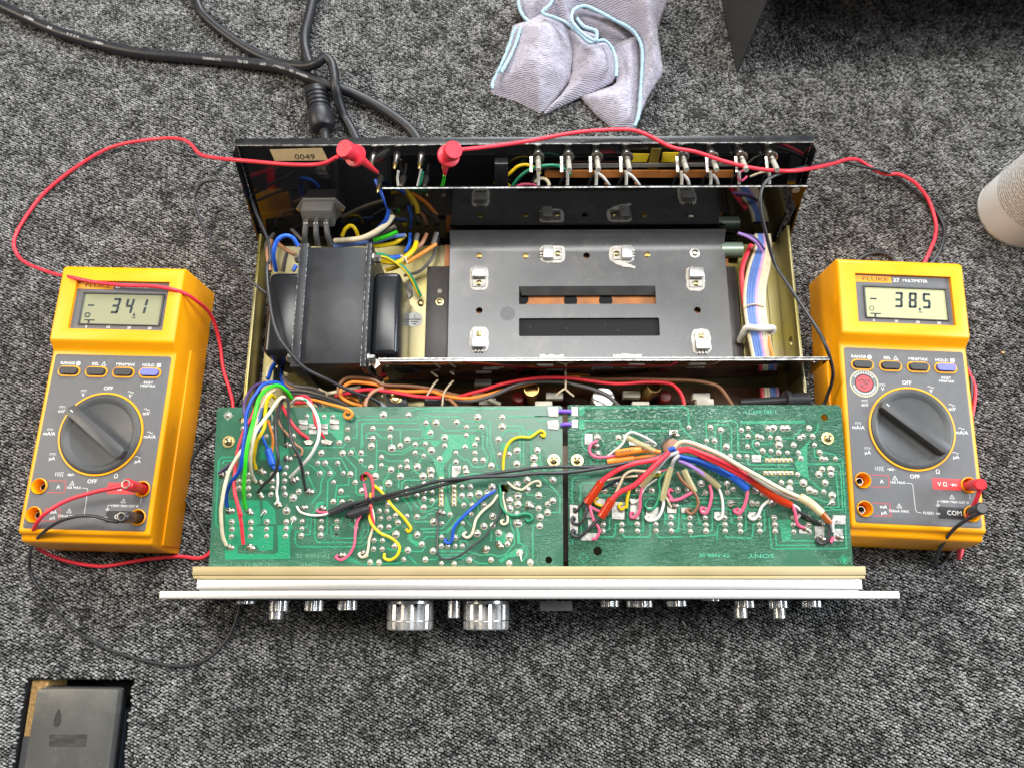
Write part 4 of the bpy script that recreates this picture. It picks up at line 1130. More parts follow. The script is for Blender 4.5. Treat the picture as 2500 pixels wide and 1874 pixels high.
# ---------------------------------------------------------------- amplifier wiring
WNAME = {'leadred': 'red', 'darkred': 'dark red', 'bblue': 'bright blue', 'dgreen': 'dark green', 'greywire': 'dark grey', 'lpink': 'pale pink', 'sblue': 'slate blue', 'navy': 'navy blue'}
def wire(key, r, s, z0, z1, bulge=0, label=None, name='wire', taper=None):
    pts = path(s, z0, z1, bulge)
    o = P(name, MB().tube(pts, r, 9), plastic(key) if isinstance(key, str) else key, sharp=80)
    o['label'] = WNAME.get(key, key)+' insulated wire'
    return o
E0 = ZB+1.3
wl = [
 ('purple', 1.1, 'A820,-150 690,-110 590,0 535,130 530,260 555,380 520,600 440,850 340,960 195,1075', 60, E0, 24),
 ('blue', 1.3, 'A1163,47 1063,-93 943,-148 783,-113 690,10 620,120 560,300 550,500 510,800 470,1030 340,1220 290,1380 300,1520', 62, E0, 30),
 ('green', 1.35, 'A1170,60 1103,-33 993,-103 863,-73 743,47 690,220 650,400 600,580 560,800 545,1000 525,1250 530,1450 550,1545', 64, E0+.6, 34),
 ('cream', 1.25, 'A950,-40 860,20 770,180 720,300 680,450 640,600 505,760 430,870 330,1050 270,1250 235,1450 B220,250 225,430 245,600 290,715', 66, E0, 22),
 ('yellow', 1.25, 'A945,60 900,25 845,100 815,260 810,430 750,560 700,640 670,800 660,900 690,1015', 66, E0, 22),
 ('cream', 1.25, 'A1100,70 1040,50 960,130 880,250 780,380 700,490 650,640 615,850 620,1000 650,1130 690,1190', 70, E0, 30),
 ('black', 1.25, 'A1065,70 1010,170 970,330 955,480 970,700 990,880 960,1040 880,1150 780,1240 720,1330', 70, E0, 26),
 ('black', 1.15, 'A1095,50 1130,150 1130,330 1150,520 1190,680 1270,850 1310,1000 1330,1150 1360,1300', 70, E0, 26),
 ('black', .6, 'A1000,290 1050,420 1080,560 1085,690', 80, E0, 3),
 ('leadred', 1.2, 'A1040,160 1110,290 1190,420 1280,520 1400,610', 70, E0, 8),
 ('leadred', 1.2, 'A690,180 620,340 530,500 480,650 440,800 400,1100 400,1300 440,1480 490,1640 B450,200 490,400 505,550 520,700', 70, E0, 16),
 ('bblue', 1.05, 'A740,490 800,640 850,750', 84, 78, 2),
 ('bblue', 1.6, 'A900,960 960,1010 1030,990', 75, 74, 0),
 ('orange', .95, 'A850,350 890,480 920,620 905,800', 80, 74, 1),
 ('white', 1.1, 'A1165,140 1240,70 1340,80 1440,170 1510,300 1545,450 1530,620 1470,760 1400,870 1300,980 1220,1060 1150,1130', 70, E0, 20),
 ('leadred', .9, 'A1220,50 1350,35 1420,90 1470,250 1490,400 1560,520 1610,600', 70, E0, 10),
 ('orange', 1.1, 'A1300,90 1420,85 1550,110 1700,150 1850,190 1960,230 1990,290 1940,335 1885,300 1900,255 1945,262', 66, E0, 8),
 ('white', .95, 'A980,1060 985,1200 970,1330 985,1440 950,1490', 76, E0, 1),
 ('tan', .8, 'A960,200 1000,380 1060,480 1140,580 1230,690 1310,750 1300,830 1210,830', 80, E0, 2),
 ('grey', .7, 'A870,260 910,300 910,380 870,410', 80, 76, 1),
 ('pink', .8, 'A1510,1560 1530,1590 1600,1600 1680,1600', E0, 76, 0), ('white', .8, 'A1240,1520 1300,1600 1450,1640 1600,1635 1700,1600', E0, 76, .5),
 ('pink', .9, 'A2100,1560 B2140,250 2060,400 2030,560 2020,700 1960,830 1850,915 1770,880 1800,850', 76, E0, 2),
 ('black', 1.2, 'A1800,1600 C-120,1500 150,1420 500,1330 800,1250 1000,1190 1300,1150 1700,1120 2050,1110 E300,1075 600,1070 900,1040 1200,990 1500,930 1800,880 2000,810', 76, 84, 7),
 ('black', 1.2, 'A1900,1640 C-60,1530 200,1440 600,1360 1000,1260 1300,1180 1600,1110 1900,1060 2150,1030 E250,1000 600,985 1000,990 1300,965 1600,920 1850,870', 76, 82, 5),
 ('leadred', .9, 'C15,1150 30,1090 80,1070 130,1110 165,1200 170,1320 150,1500 D140,230 160,330 178,420 155,520 140,600', 68, E0, 8),
 ('pink', .9, 'C40,1150 60,1260 90,1420 110,1560', 68, E0+1, 4),
 ('cream', .9, 'D120,150 165,260 180,400 160,520 120,640 105,760 80,850 20,880 -20,840 10,815', E0+3, E0, 1),
 ('yellow', 1.0, 'C90,1150 130,1230 135,1400 D115,230 130,380 180,470 280,560 400,610 490,680 528,760 490,860 400,915 325,890 325,830', 66, E0, 9),
 ('yellow', 1.0, 'C70,1140 200,1250 300,1340 D375,110 450,210 560,320 640,420 680,490 650,535 620,500', 66, E0, 9),
 ('yellow', 1.0, 'E330,550 375,580 380,525 325,500 250,550 180,590 60,585 C2050,620 1970,720 1930,900 1930,1080 1945,1220 2010,1310', E0, 66, 5),
 ('blue', 1.05, 'C1870,1280 1700,1380 1500,1550 D1300,420 1250,520 1240,620 1200,690 1140,665 1165,630', 70, E0, 6),
 ('cream', .95, 'C1880,1320 1780,1470 1650,1580 D1560,370 1530,480 1500,570 1440,615 1385,575 1430,540', 70, E0, 5),
 ('black', .75, 'C1960,1330 1940,1500 D1890,270 1800,430 1680,600 1500,740 1350,850 1200,905 1090,890 1040,800 1035,600 1050,430 1035,330 1060,280', 72, E0, 5),
 ('cream', .85, 'C1930,1330 D1930,100 1950,200 1985,330 1980,410 1925,435 1895,395 1935,375', 70, E0, 4),
 ('dgreen', .95, 'C1870,1230 1890,1330 D1890,100 1920,220 2000,300 2120,315 F40,305 110,290 190,305 215,360 160,395 120,350', 72, E0, 4),
 ('cream', .9, 'C1985,1195 2060,1260 2140,1290 E90,1290 170,1230 240,1190 310,1185 325,1240 275,1240', 73, E0, 2),
 # right board cluster
 ('white', .85, 'E1240,840 1380,730 1460,640 1490,560 1560,520 1680,560 1800,620 1885,680 1860,710', 76, E0, 6),
 ('pink', 1.0, 'E1090,645 1020,670 990,760 1040,840 1150,860 1340,840', E0, 78, 2),
 ('black', .7, 'E2110,550 1990,650 1900,750', E0, 80, 0),
 ('orange', 1.6, 'E1680,770 1800,770 1950,790', 80, 82, 0), ('orange', 1.3, 'E1590,870 1750,850 1900,840', 77, 80, 0),
 ('leadred', 1.75, 'E2000,850 1850,895 1600,940 1400,1010 1230,1120 1130,1200', 86, 81, 2),
 ('leadred', 1.75, 'E2060,790 1900,940 1750,1090 1600,1230 1400,1330 1290,1430', 88, 80, 3),
 ('black', 1.0, 'F940,80 880,170 840,230 795,260 790,215', 78, E0, 0), ('black', 1.0, 'F940,140 950,260 900,380 830,430 760,395 765,335 800,370', 77, E0, 1),
 ('black', 1.2, 'F1110,360 1000,480 900,570 830,605 765,580 765,515 800,540', 78, E0, 1),
 ('pink', .9, 'F990,180 1030,330 1070,420 1115,480 1120,550 1080,620 1030,635', 78, E0, 1), ('pink', .8, 'F990,180 1060,230 1130,260', 78, 77, 0),
 ('cream', 1.0, 'E1950,1060 1700,1045 1560,1040 1460,1100 1410,1210 1350,1330', 82, 76, 3),
 ('cream', .8, 'E1640,1110 1400,1130 1230,1170', 80, E0, 0), ('pink', .8, 'E2080,1020 1800,1080 1470,1130', 80, 76, 0), ('navy', .7, 'E1500,1090 1300,1210 1160,1290', 78, E0, 0),
 ('yellow', .9, 'E2090,1080 1800,1115 1700,1120', 79, 77, 0),
 ('grey', 1.3, 'E2190,790 2050,850 1950,960 1870,1050', 86, 82, 2), ('grey', 1.3, 'E2200,830 2130,900 2090,1010', 87, 83, 2),
 ('pink', .95, 'E1730,1180 1690,1300 1670,1450 F1675,120 1670,220 1630,320 1560,345 1545,290 1590,280', 80, E0, 1),
 ('white', 1.0, 'E1970,1430 F1990,150 1960,270 1900,360 1800,385 1750,340 1790,310', 79, E0, 1),
 ('cream', .9, 'E2020,1390 2060,1470 2090,1530', 78, E0, 0),
 ('yellow', 1.0, 'E1600,1210 1530,1300 1500,1420 1490,1530 F1475,200 1420,235 1385,185 1425,150', 80, E0, 2),
 ('yellow', 1.0, 'F1110,75 1065,95 1075,155 1160,185', E0, 75, 0),
 ('dgreen', .95, 'E2010,1050 1930,1170 1940,1300 1925,1400 F1880,190 1800,240 1740,180 1770,125', 80, E0, 2),
 ('white', .6, 'E1900,1150 1750,1260 1650,1430 1570,1480 1535,1420', 78, E0, 1),
 ('cream', 1.5, 'G20,650 90,575 200,568 400,640 600,730 800,850 1000,960 1200,1075 1350,1150 1520,1225', 80, 79, 12),
 ('white', 1.3, 'G900,930 1000,1000 1150,1100 1300,1170 1480,1240', 86, 78, 1),
 ('leadred', 1.5, 'G80,665 200,645 400,715 600,800 800,905 980,1035', 82, 81, 8), ('leadred', 1.5, 'G60,690 200,672 380,745 580,835 780,945 960,1050', 82, 80, 6),
 ('bblue', 1.4, 'G20,660 100,735 300,778 500,860 690,955', 80, 79, 4), ('bblue', 1.3, 'G30,700 150,772 300,805 480,885 660,970', 79, 78, 2),
 ('navy', 1.4, 'G300,740 500,790 700,850 900,950 1050,1030', 76, 76, 1),
 ('lilac', 1.4, 'G80,790 180,825 310,900 460,1020', 80, 78, 2),
 ('white', .9, 'G545,1100 585,1200 600,1330 590,1440 540,1475 510,1440 560,1420', 77, E0, 1), ('pink', 1.0, 'G445,1070 468,1180 450,1290 410,1395 350,1390 345,1340 390,1345', 77, E0, 1),
 ('pink', 1.1, 'G890,1130 880,1220 840,1340 790,1405 735,1375 780,1350', 78, E0, 1), ('white', 1.0, 'G1170,1230 1060,1320 1010,1430 950,1475 905,1435 960,1410', 77, E0, 1),
 ('pink', 1.1, 'G225,1070 250,1140 180,1190 80,1240 -20,1250 E2090,1400 2050,1350 2070,1290 2110,1310', 79, E0, 1),
 ('brown', 1.1, 'G60,920 130,1030 250,1140 310,1260 290,1350 230,1410 175,1375 215,1350', 80, E0, 2),
 ('black', 1.3, 'G1840,1520 1865,1600 H1855,430 1835,550 1770,610 1710,575 1720,530', 78, E0, 1), ('black', 1.1, 'G1390,1330 1560,1420 1700,1510 1745,1535', 77, E0, 1),
 ('pink', 1.1, 'G1400,1280 1450,1400 1475,1530 1560,1575', 79, E0, 1), ('white', 1.0, 'G1420,1300 1490,1350 1500,1420 1470,1460', 78, E0, 1),
 ('white', 1.1, 'H1930,310 1890,350 1890,470', E0+.5, E0+.5, 1), ('pink', 1.2, 'H1895,530 1860,590', E0, E0, .5),
]
for a in wl:
    wire(*a)
# stripes on the two-colour leads
for s in ('A1330,75 1380,105 1420,150', 'A1530,640 1490,730 1440,810'):
    P('wire_stripe', MB().tube(path(s, 84 if '1330' in s else 79, 82 if '1330' in s else 77.5), .75, 6), plastic('dgreen'))
for s in ('A775,190 735,330 700,440', 'A665,1120 675,1150 690,1165'):
    P('wire_stripe', MB().tube(path(s, 83 if '775' in s else 75, 81 if '775' in s else 75), .85, 6), plastic('sblue'))
# sleeves
def sleeve(s, r, z0, z1, m, name='heat_shrink_sleeve'):
    pts = path(s, z0, z1)
    n = len(pts)
    return P(name, MB().tube(pts, [r*(.9 if i in (0, n-1) else 1) for i in range(n)], 14), m, sharp=60)
sleeve('A850,745 910,955', 2.6, 79, 77, plastic('bblue'))
sleeve('A1680,1615 2000,1475', 2.7, 78, 79, plastic('black')); sleeve('A1945,1640 2220,1550', 2.9, 78.5, 79.5, plastic('black'))
o = sleeve('E1340,810 1510,780 1690,755', 2.55, 80, 82, plastic('orange'))
a, b = at(*parse('E1340,800')[0], 83.0), at(*parse('E1690,745')[0], 84.8)
mid = (a+b)/2
P('lettering', text_mesh('URAKAWA  105', 1.75, Matrix.Translation(mid+Vector((0, .2, -.05))) @ Matrix.Rotation(math.atan2(b.y-a.y, b.x-a.x), 4, 'Z') @ Matrix.Rotation(math.radians(6), 4, 'X'), .05, sx=1.2), M_ink, o)
o = sleeve('E1230,920 1590,870', 2.45, 76.5, 77.5, plastic('orange'))
sleeve('E1500,590 1620,650 1870,775', 1.9, 83, 84, M_clear, 'clear_sleeve')
sleeve('E1150,1190 1060,1330 950,1480', 2.9, 81, 77.5, M_redsl); sleeve('E1300,1420 1220,1550 F1140,340', 3.0, 80.5, 77.5, M_redsl)
sleeve('E1880,1040 1780,1150 1680,1260', 2.0, 82.5, 79, M_clear, 'clear_sleeve'); sleeve('E2090,990 2030,1200 1970,1440', 2.2, 84, 79, M_clear, 'clear_sleeve')
sleeve('G960,1030 1180,1200 1400,1310', 2.9, 81, 79, M_redsl); sleeve('G690,955 790,1030 890,1120', 2.7, 79, 78, plastic('bblue'))
sleeve('G290,890 420,980 560,1100', 2.2, 79.5, 77.5, M_clear, 'clear_sleeve'); sleeve('G140,890 200,1020 270,1150', 2.3, 80.5, 78, M_clear, 'clear_sleeve')
sleeve('G1505,1210 1620,1280 1760,1400', 2.9, 80, 78.5, mat('cream_sleeve', (.66, .58, .34), .4, noise=.15, nscale=200)); sleeve('G1750,1395 1800,1450 1860,1520', 2.4, 78.5, 77, M_redamber)
q = at(*parse('E2100,740')[0], ZB)
P('brown_grommet', MB().lathe([(6.5, 0), (6.5, 2.2), (5.5, 3)], (q.x, q.y, ZB+.02), n=24), mat('brown_grommet', (.30, .15, .09), .6))
wire('blue', 1.6, 'E2060,760 2110,745 2150,740', 85, 86)
# lacing on the black pair
s = P('cable_tie', MB().tube([at(*p, z) for p, z in zip(parse('C95,1400 140,1430 165,1490'), (83, 84.5, 82))], .9, 8), plastic('black'))
# ---------------------------------------------------------------- loom and parts between the boards
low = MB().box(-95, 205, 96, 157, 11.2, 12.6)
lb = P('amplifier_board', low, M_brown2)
wl2 = [
 ('leadred', 1.4, 'I1100,590 1300,545 1500,505 1760,520 2000,560 2211,595 J420,612', 50, 50, 6), ('red', 1.4, 'J650,605 780,565 1000,505 1300,415 1700,350 2100,345 K300,380 700,425 1100,400 1400,420 1520,500 1580,600 1610,720', 50, 50, 4),
 ('orange', 1.4, 'I1460,725 1290,675 1180,600 1170,520 1240,440 1350,400 1600,425 1760,470', 55, 52, 4), ('orange', 1.5, 'I1760,500 2000,525 J0,530 300,530 500,590 800,620 1100,560 1400,470 1750,390', 50, 46, 2),
 ('brown', 1.4, 'I1150,560 1140,470 1180,400 1260,345 1420,340 1620,375 1760,440 J0,455 300,495 550,560 700,590', 56, 46, 3), ('tan', 1.4, 'I1500,730 1530,620 1610,530 1740,475', 60, 54, 2), ('tan', 1.2, 'J480,620 560,650 640,730', 48, 55, 0),
 ('greywire', 1.6, 'J500,620 700,650 900,645 1150,570 1450,440 1750,388 2100,400 K100,430 350,490 560,580 720,720', 48, 48, 2), ('brown', 1.4, 'K200,350 500,365 900,360 1300,370 1700,380 1950,420 2100,490 L270,720', 45, 50, 4),
 ('greywire', 1.5, 'I400,330 480,420 600,460 780,480 880,520 980,590', 40, 50, 3), ('greywire', 1.5, 'I480,510 700,520 900,575 1100,640 1270,720', 44, 55, 2), ('black', 1.5, 'I480,560 700,570 900,615 1100,690 1200,740', 46, 55, 2), ('black', 1.4, 'I500,600 700,620 860,690 900,740', 48, 55, 1),
 ('tan', 1.4, 'I420,330 440,420 520,480 620,490', 38, 46, 0), ('leadred', 1.4, 'I540,680 720,670 800,640', 55, 55, 2), ('orange', 1.3, 'I1200,610 1350,625 1500,700', 42, 46, 0), ('black', 1.3, 'I1450,470 1420,560 1450,700', 46, 52, 1),
 ('darkred', 1.4, 'I1650,330 1900,260 2211,170 J300,120', 30, 30, 2), ('orange', 1.2, 'I1750,370 2000,290 2211,230 J300,160', 26, 26, 2), ('darkred', 1.4, 'J800,130 1000,190 1300,240 1600,275 2100,240 K300,215 600,225 950,245', 30, 30, 2), ('brown', 1.3, 'J0,260 300,200 600,170 900,200 1300,180', 24, 24, 1), ('black', 1.3, 'J0,360 200,310 420,240', 27, 28, 1),
 ('cream', 1.4, 'I980,560 1080,540 1250,500 1440,470', 48, 48, 2), ('orange', 1.2, 'K0,340 150,335 330,360', 42, 38, 1), ('brown', 1.2, 'K700,300 1100,260 1500,215 2000,150', 20, 24, 0),
 ('blue', 1.5, 'I310,130 240,220 190,360', 25, 40, 2), ('cream', 1.4, 'I270,120 210,200 175,340', 22, 38, 1), ('bblue', 1.5, 'I390,180 370,330 420,440 500,560', 22, 44, 0), ('black', 1.4, 'I340,200 330,340 360,460', 22, 36, 0), ('black', 1.4, 'I290,220 280,380', 22, 36, 0),
 # transformer leads
 ('bblue', 1.7, 'P740,1330 680,1240 590,1222 510,1280 475,1430 505,1600', 55, 45, 12), ('cream', 2.3, 'P1140,1275 1300,1265 1450,1240 1600,1165 1700,1090 1765,1000', 30, 45, 4), ('sblue', 1.8, 'P1130,1330 1350,1310 1600,1275 1750,1230 1900,1215', 26, 30, 2),
 ('yellow', 1.6, 'P1220,1220 1250,1150 1310,1112 1360,1150 1395,1240', 26, 26, 6), ('yellow', 1.8, 'P1480,1340 1650,1325 1800,1290 1900,1210', 24, 26, 2), ('green', 1.8, 'P1560,1270 1700,1225 1810,1175', 34, 40, 0), ('greywire', 1.8, 'P1500,1260 1650,1190 1790,1120', 32, 44, 0),
 ('blue', 1.6, 'P1560,570 1610,690 1660,800 1715,930 1690,1050 1600,1150', 60, 40, 6), ('yellow', 2.0, 'P1640,1490 1800,1510 1900,1450 1990,1370 2020,1290', 40, 30, 2), ('yellow', 1.7, 'P1690,1590 1800,1560 1900,1500 1960,1420', 30, 30, 2), ('bblue', 1.7, 'P1640,1440 1750,1455 1860,1440', 42, 38, 1),
 ('orange', 1.6, 'P1920,1510 2080,1410 2230,1310', 34, 28, 2), ('dgreen', 1.5, 'T1320,265 1430,290 1600,400 1700,520 1760,640 1795,720', 46, 14, 4), ('yellow', .8, 'T1330,285 1450,315 1600,420 1690,535 1745,650 1780,720', 48, 15, 4), ('bblue', 1.5, 'P1950,1200 1945,1300 1900,1400', 24, 30, 1),
 ('tan', 1.6, 'P2130,1200 2080,1300 2000,1370', 26, 28, 1), ('greywire', 2.2, 'P2030,1200 2010,1290', 28, 28, 0), ('greywire', 2.2, 'P2240,1190 2200,1320', 28, 28, 0), ('greywire', 1.3, 'T1990,100 1930,300 1790,450 1620,500', 14, 14, 2),
 ('brown', 1.6, 'P520,1300 610,1370 715,1425', 42, 48, 2), ('greywire', 1.6, 'P580,1600 600,1480 625,1390', 30, 40, 1), ('tan', 1.6, 'P455,1270 410,1400 440,1600', 30, 36, 2), ('greywire', 1.6, 'P660,1140 720,1200 790,1270', 20, 26, 1), ('greywire', 1.6, 'P480,1200 400,1310 410,1400', 22, 30, 1), ('bblue', 1.6, 'P720,1540 690,1600', 40, 40, 0),
 # socket leads
 ('white', 1.0, 'P1825,520 1815,600 1825,700', 76, 66, 0), ('dgreen', 1.0, 'P2090,530 2070,620 2040,700', 76, 66, 0), ('white', .9, 'P2070,500 2050,600 2025,700', 76, 66, 0), ('green', 1.2, 'Q110,570 100,640 80,700', 78, 66, 0),
 ('yellow', 1.3, 'Q660,660 800,560 900,475 1000,455 1090,490 1145,550', 60, 72, 10), ('dgreen', 1.3, 'Q835,700 920,590 1050,500 1250,460 1380,485 1470,560', 62, 72, 12), ('cream', 1.4, 'Q1080,640 1130,605 1200,610 1240,660 1225,710', 66, 66, 2), ('pink', 1.2, 'Q840,720 930,670 1060,665 1100,690', 62, 64, 2), ('yellow', 1.2, 'Q780,650 820,690', 60, 60, 0),
 ('pink', .9, 'R1240,460 1200,490 1195,540 1230,560 1275,520', 76, 72, 2), ('cream', 1.0, 'R1530,465 1420,480 1310,520', 78, 70, 2),
 ('darkred', .8, 'Q880,340 930,380 1010,410', 60, 66, 0), ('white', .9, 'Q1480,320 1580,370 1680,430', 78, 70, 0),
]
for px in (1735, 2060):
    wl2.append(('white', 1.2, f'Q{px+20},540 {px+80},580 {px+130},640 {px+170},700', 74, 64, 2))
    wl2.append(('orange', .9, f'Q{px+110},650 {px+160},690 {px+180},720', 64, 60, 0))
for px in (645, 925):
    wl2.append(('white', 1.2, f'R{px+20},500 {px+60},550 {px+80},620', 74, 66, 1))
for px in (1120, 1435, 1745, 2070):
    wl2.append(('black', .9, f'Q{px-20},560 {px-60},620 {px-90},690', 72, 62, 1)); wl2.append(('white', 1.2, f'Q{px},520 {px+5},600 {px},710', 80, 70, 0))
for px in (645, 925, 1200, 1490):
    wl2.append(('black', .9, f'R{px-20},490 {px-60},540 {px-80},600', 72, 62, 1)); wl2.append(('white', 1.2, f'R{px},470 {px+5},540 {px},630', 80, 70, 0))
for a in wl2:
    wire(*a)
# right-hand ribbon harness
hc = [(1420, 60), (1430, 180), (1385, 400), (1345, 600), (1335, 800), (1365, 1050), (1430, 1400)]
cols = ('cream', 'sblue', 'sblue', 'sblue', 'lpink', 'cream', 'cream', 'cream')
for k, c in enumerate(cols):
    f = (k-3.5)/3.5
    s = 'U'+' '.join(f'{x+f*(70 if y < 200 else 100)},{y}' for x, y in hc)
    wire(c, 1.75, s, 26, 26, 8-2*abs(f))
wire('leadred', 1.9, 'U1300,170 1240,300 1200,440 1205,600 1225,800 1250,900', 30, 24, 4)
wire('lilac', 1.2, 'U1160,40 1260,80 1350,140 1420,240', 50, 34, 3); wire('purple', 1.2, 'U1200,50 1330,90 1440,220', 48, 34, 3)
wire('orange', 1.2, 'U1445,900 1465,1050 1500,1250 1545,1400', 30, 30, 0)
for k, c in enumerate(('leadred', 'cream', 'cream', 'sblue', 'sblue', 'lpink')):
    x = 660+k*42
    wire(c, 1.6, f'L{x},480 {x+5},560 {x+10},640 {x+15},720', 24, 24, 0)
P('cable_clip', MB().tube(path('U1180,1200 1215,1120 1260,1060 1400,1070 1530,1065 1520,1120', 18, 30, 14), 2.6, 10), M_nylon)
P('lacing_tie', MB().tube(path('U1225,850 1280,815 1360,810 1440,835', 34, 34, 3), .6, 6), M_string)
for s in ('J2095,160 2105,300 2105,470 2090,500', 'J2090,490 2030,530 1975,580', 'J2100,490 K40,530 115,590', 'J380,370 320,440 260,540 210,620', 'J590,380 520,460 460,560 440,720', 'J240,180 290,260 380,330', 'J470,170 530,240 600,300', 'I1740,400 1745,480 1730,600', 'I970,530 985,580 965,640', 'I880,490 930,520 985,540', 'P1850,1430 1900,1470 1920,1520', 'P1870,1500 1920,1440'):
    P('lacing_cord', MB().tube(path(s, 52, 52, 1.5), .75, 6), M_string)
# capacitors, resistors and trimmer cans on the lower board
def can(p, r, z0, z1, tilt=(0, 0), m=None, name='trimmer_can', rim=True):
    q = at(*parse(p)[0], z1)
    ax = Vector((tilt[0], tilt[1], 1)).normalized()
    base = q-ax*(z1-z0)
    h = z1-z0
    o = P(name, MB().lathe([(r, 0), (r, h), (r-.5, h), (r-.5, h-5), (0.1, h-5)] if rim else [(r, 0), (r, h-.8), (r-.8, h)], base, ax, 22), m or M_brass)
    return o
can('J1645,490', 5.6, 12.7, 44); can('K1200,445', 5.6, 12.7, 46, (.18, .1))
for p in ('J1470,600', 'K1355,590'):
    can(p, 4.6, 12.7, 30, (0, 0), mat('red_capacitor', (.22, .012, .014), .35), 'film_capacitor', False)
o = can('K515,610', 8.6, 12.7, 36, (0, 0), mat('silver_top', (.74, .74, .72), .3, .8, noise=.05), 'electrolytic_capacitor', False)
q = at(*parse('K515,610')[0], 36.05)
P('vent_score', MB().box(q.x-6, q.x+6, q.y-.15, q.y+.15, 36.02, 36.1).box(q.x-.15, q.x+.15, q.y-6, q.y+6, 36.02, 36.11), M_edge, o)
for p, z in (('J1035,300', 24), ('J985,400', 22), ('J1955,580', 34), ('J1810,700', 38), ('J960,590', 24), ('J1050,660', 30), ('K900,560', 36), ('K1840,590', 36), ('K1890,670', 40), ('K1020,705', 38), ('K1830,235', 16), ('K1830,330', 18), ('K480,170', 16), ('K980,180', 16), ('J1840,180', 15), ('J1400,130', 16)):
    q = at(*parse(p)[0], z)
    P('ceramic_resistor', MB().box(q.x-6.5, q.x+6.5, q.y-2.6, q.y+2.6, z-8, z, .7), M_ceram)
    P('resistor_lead', MB().box(q.x-5.2, q.x-4.6, q.y-.3, q.y+.3, 12.6, z-8).box(q.x+4.6, q.x+5.2, q.y-.3, q.y+.3, 12.6, z-8), M_metal)
wire('cream', 1.7, 'J1050,620 1120,660 1220,700', 34, 30)
q = at(*parse('I1920,640')[0], 40)
o = P('mounting_block', MB().box(q.x-8, q.x+8, q.y-5, q.y+6, 7.1, 40, 1.2), mat('grey_block', (.10, .105, .115), .4))
P('mounting_screw', MB().lathe([(4.6, 0), (4.6, .8), (3.2, .9), (2.6, 2.2)], (q.x, q.y+1.5, 40.02), n=22), M_screw, o)
q = dk('I1780,720 J200,720 J200,560 I2000,560', 36)
P('zinc_bracket', MB().prism([(p.x, p.y) for p in dk('J-80,740 205,735 190,600 -80,600', 36)], 33, 36, bev=.3), M_zinc)
P('grey_tube', MB().tube(path('J215,650 380,660 540,655', 42, 42), 3.2, 14), mat('grey_block', (.1, .1, .1), .4))
# ---------------------------------------------------------------- multimeters
GRP = 'yellow handheld multimeters either side of the amplifier'
def seg_digit(mb, ch, x, y, h, z):
    on = {'3': 'abcdg', '4': 'bcfg', '1': 'bc', '8': 'abcdefg', '5': 'acdfg'}[ch]
    w_ = h*.48; t = h*.145; sl = .10
    def q(x0, y0, x1, y1):
        pts = [(x0, y0), (x1, y0), (x1, y1), (x0, y1)]
        mb.prism([(x+a+(b)*sl, y+b) for a, b in pts], z, z+.12)
    g = t*.35
    S_ = {'a': (t*.3, h-t, w_-t*.3, h), 'd': (t*.3, 0, w_-t*.3, t), 'g': (t*.3, h/2-t/2, w_-t*.3, h/2+t/2),
          'b': (w_-t, h/2+g, w_, h-g), 'c': (w_-t, g, w_, h/2-g), 'f': (0, h/2+g, t, h-g), 'e': (0, g, t, h/2-g)}
    for k in on:
        q(*S_[k])
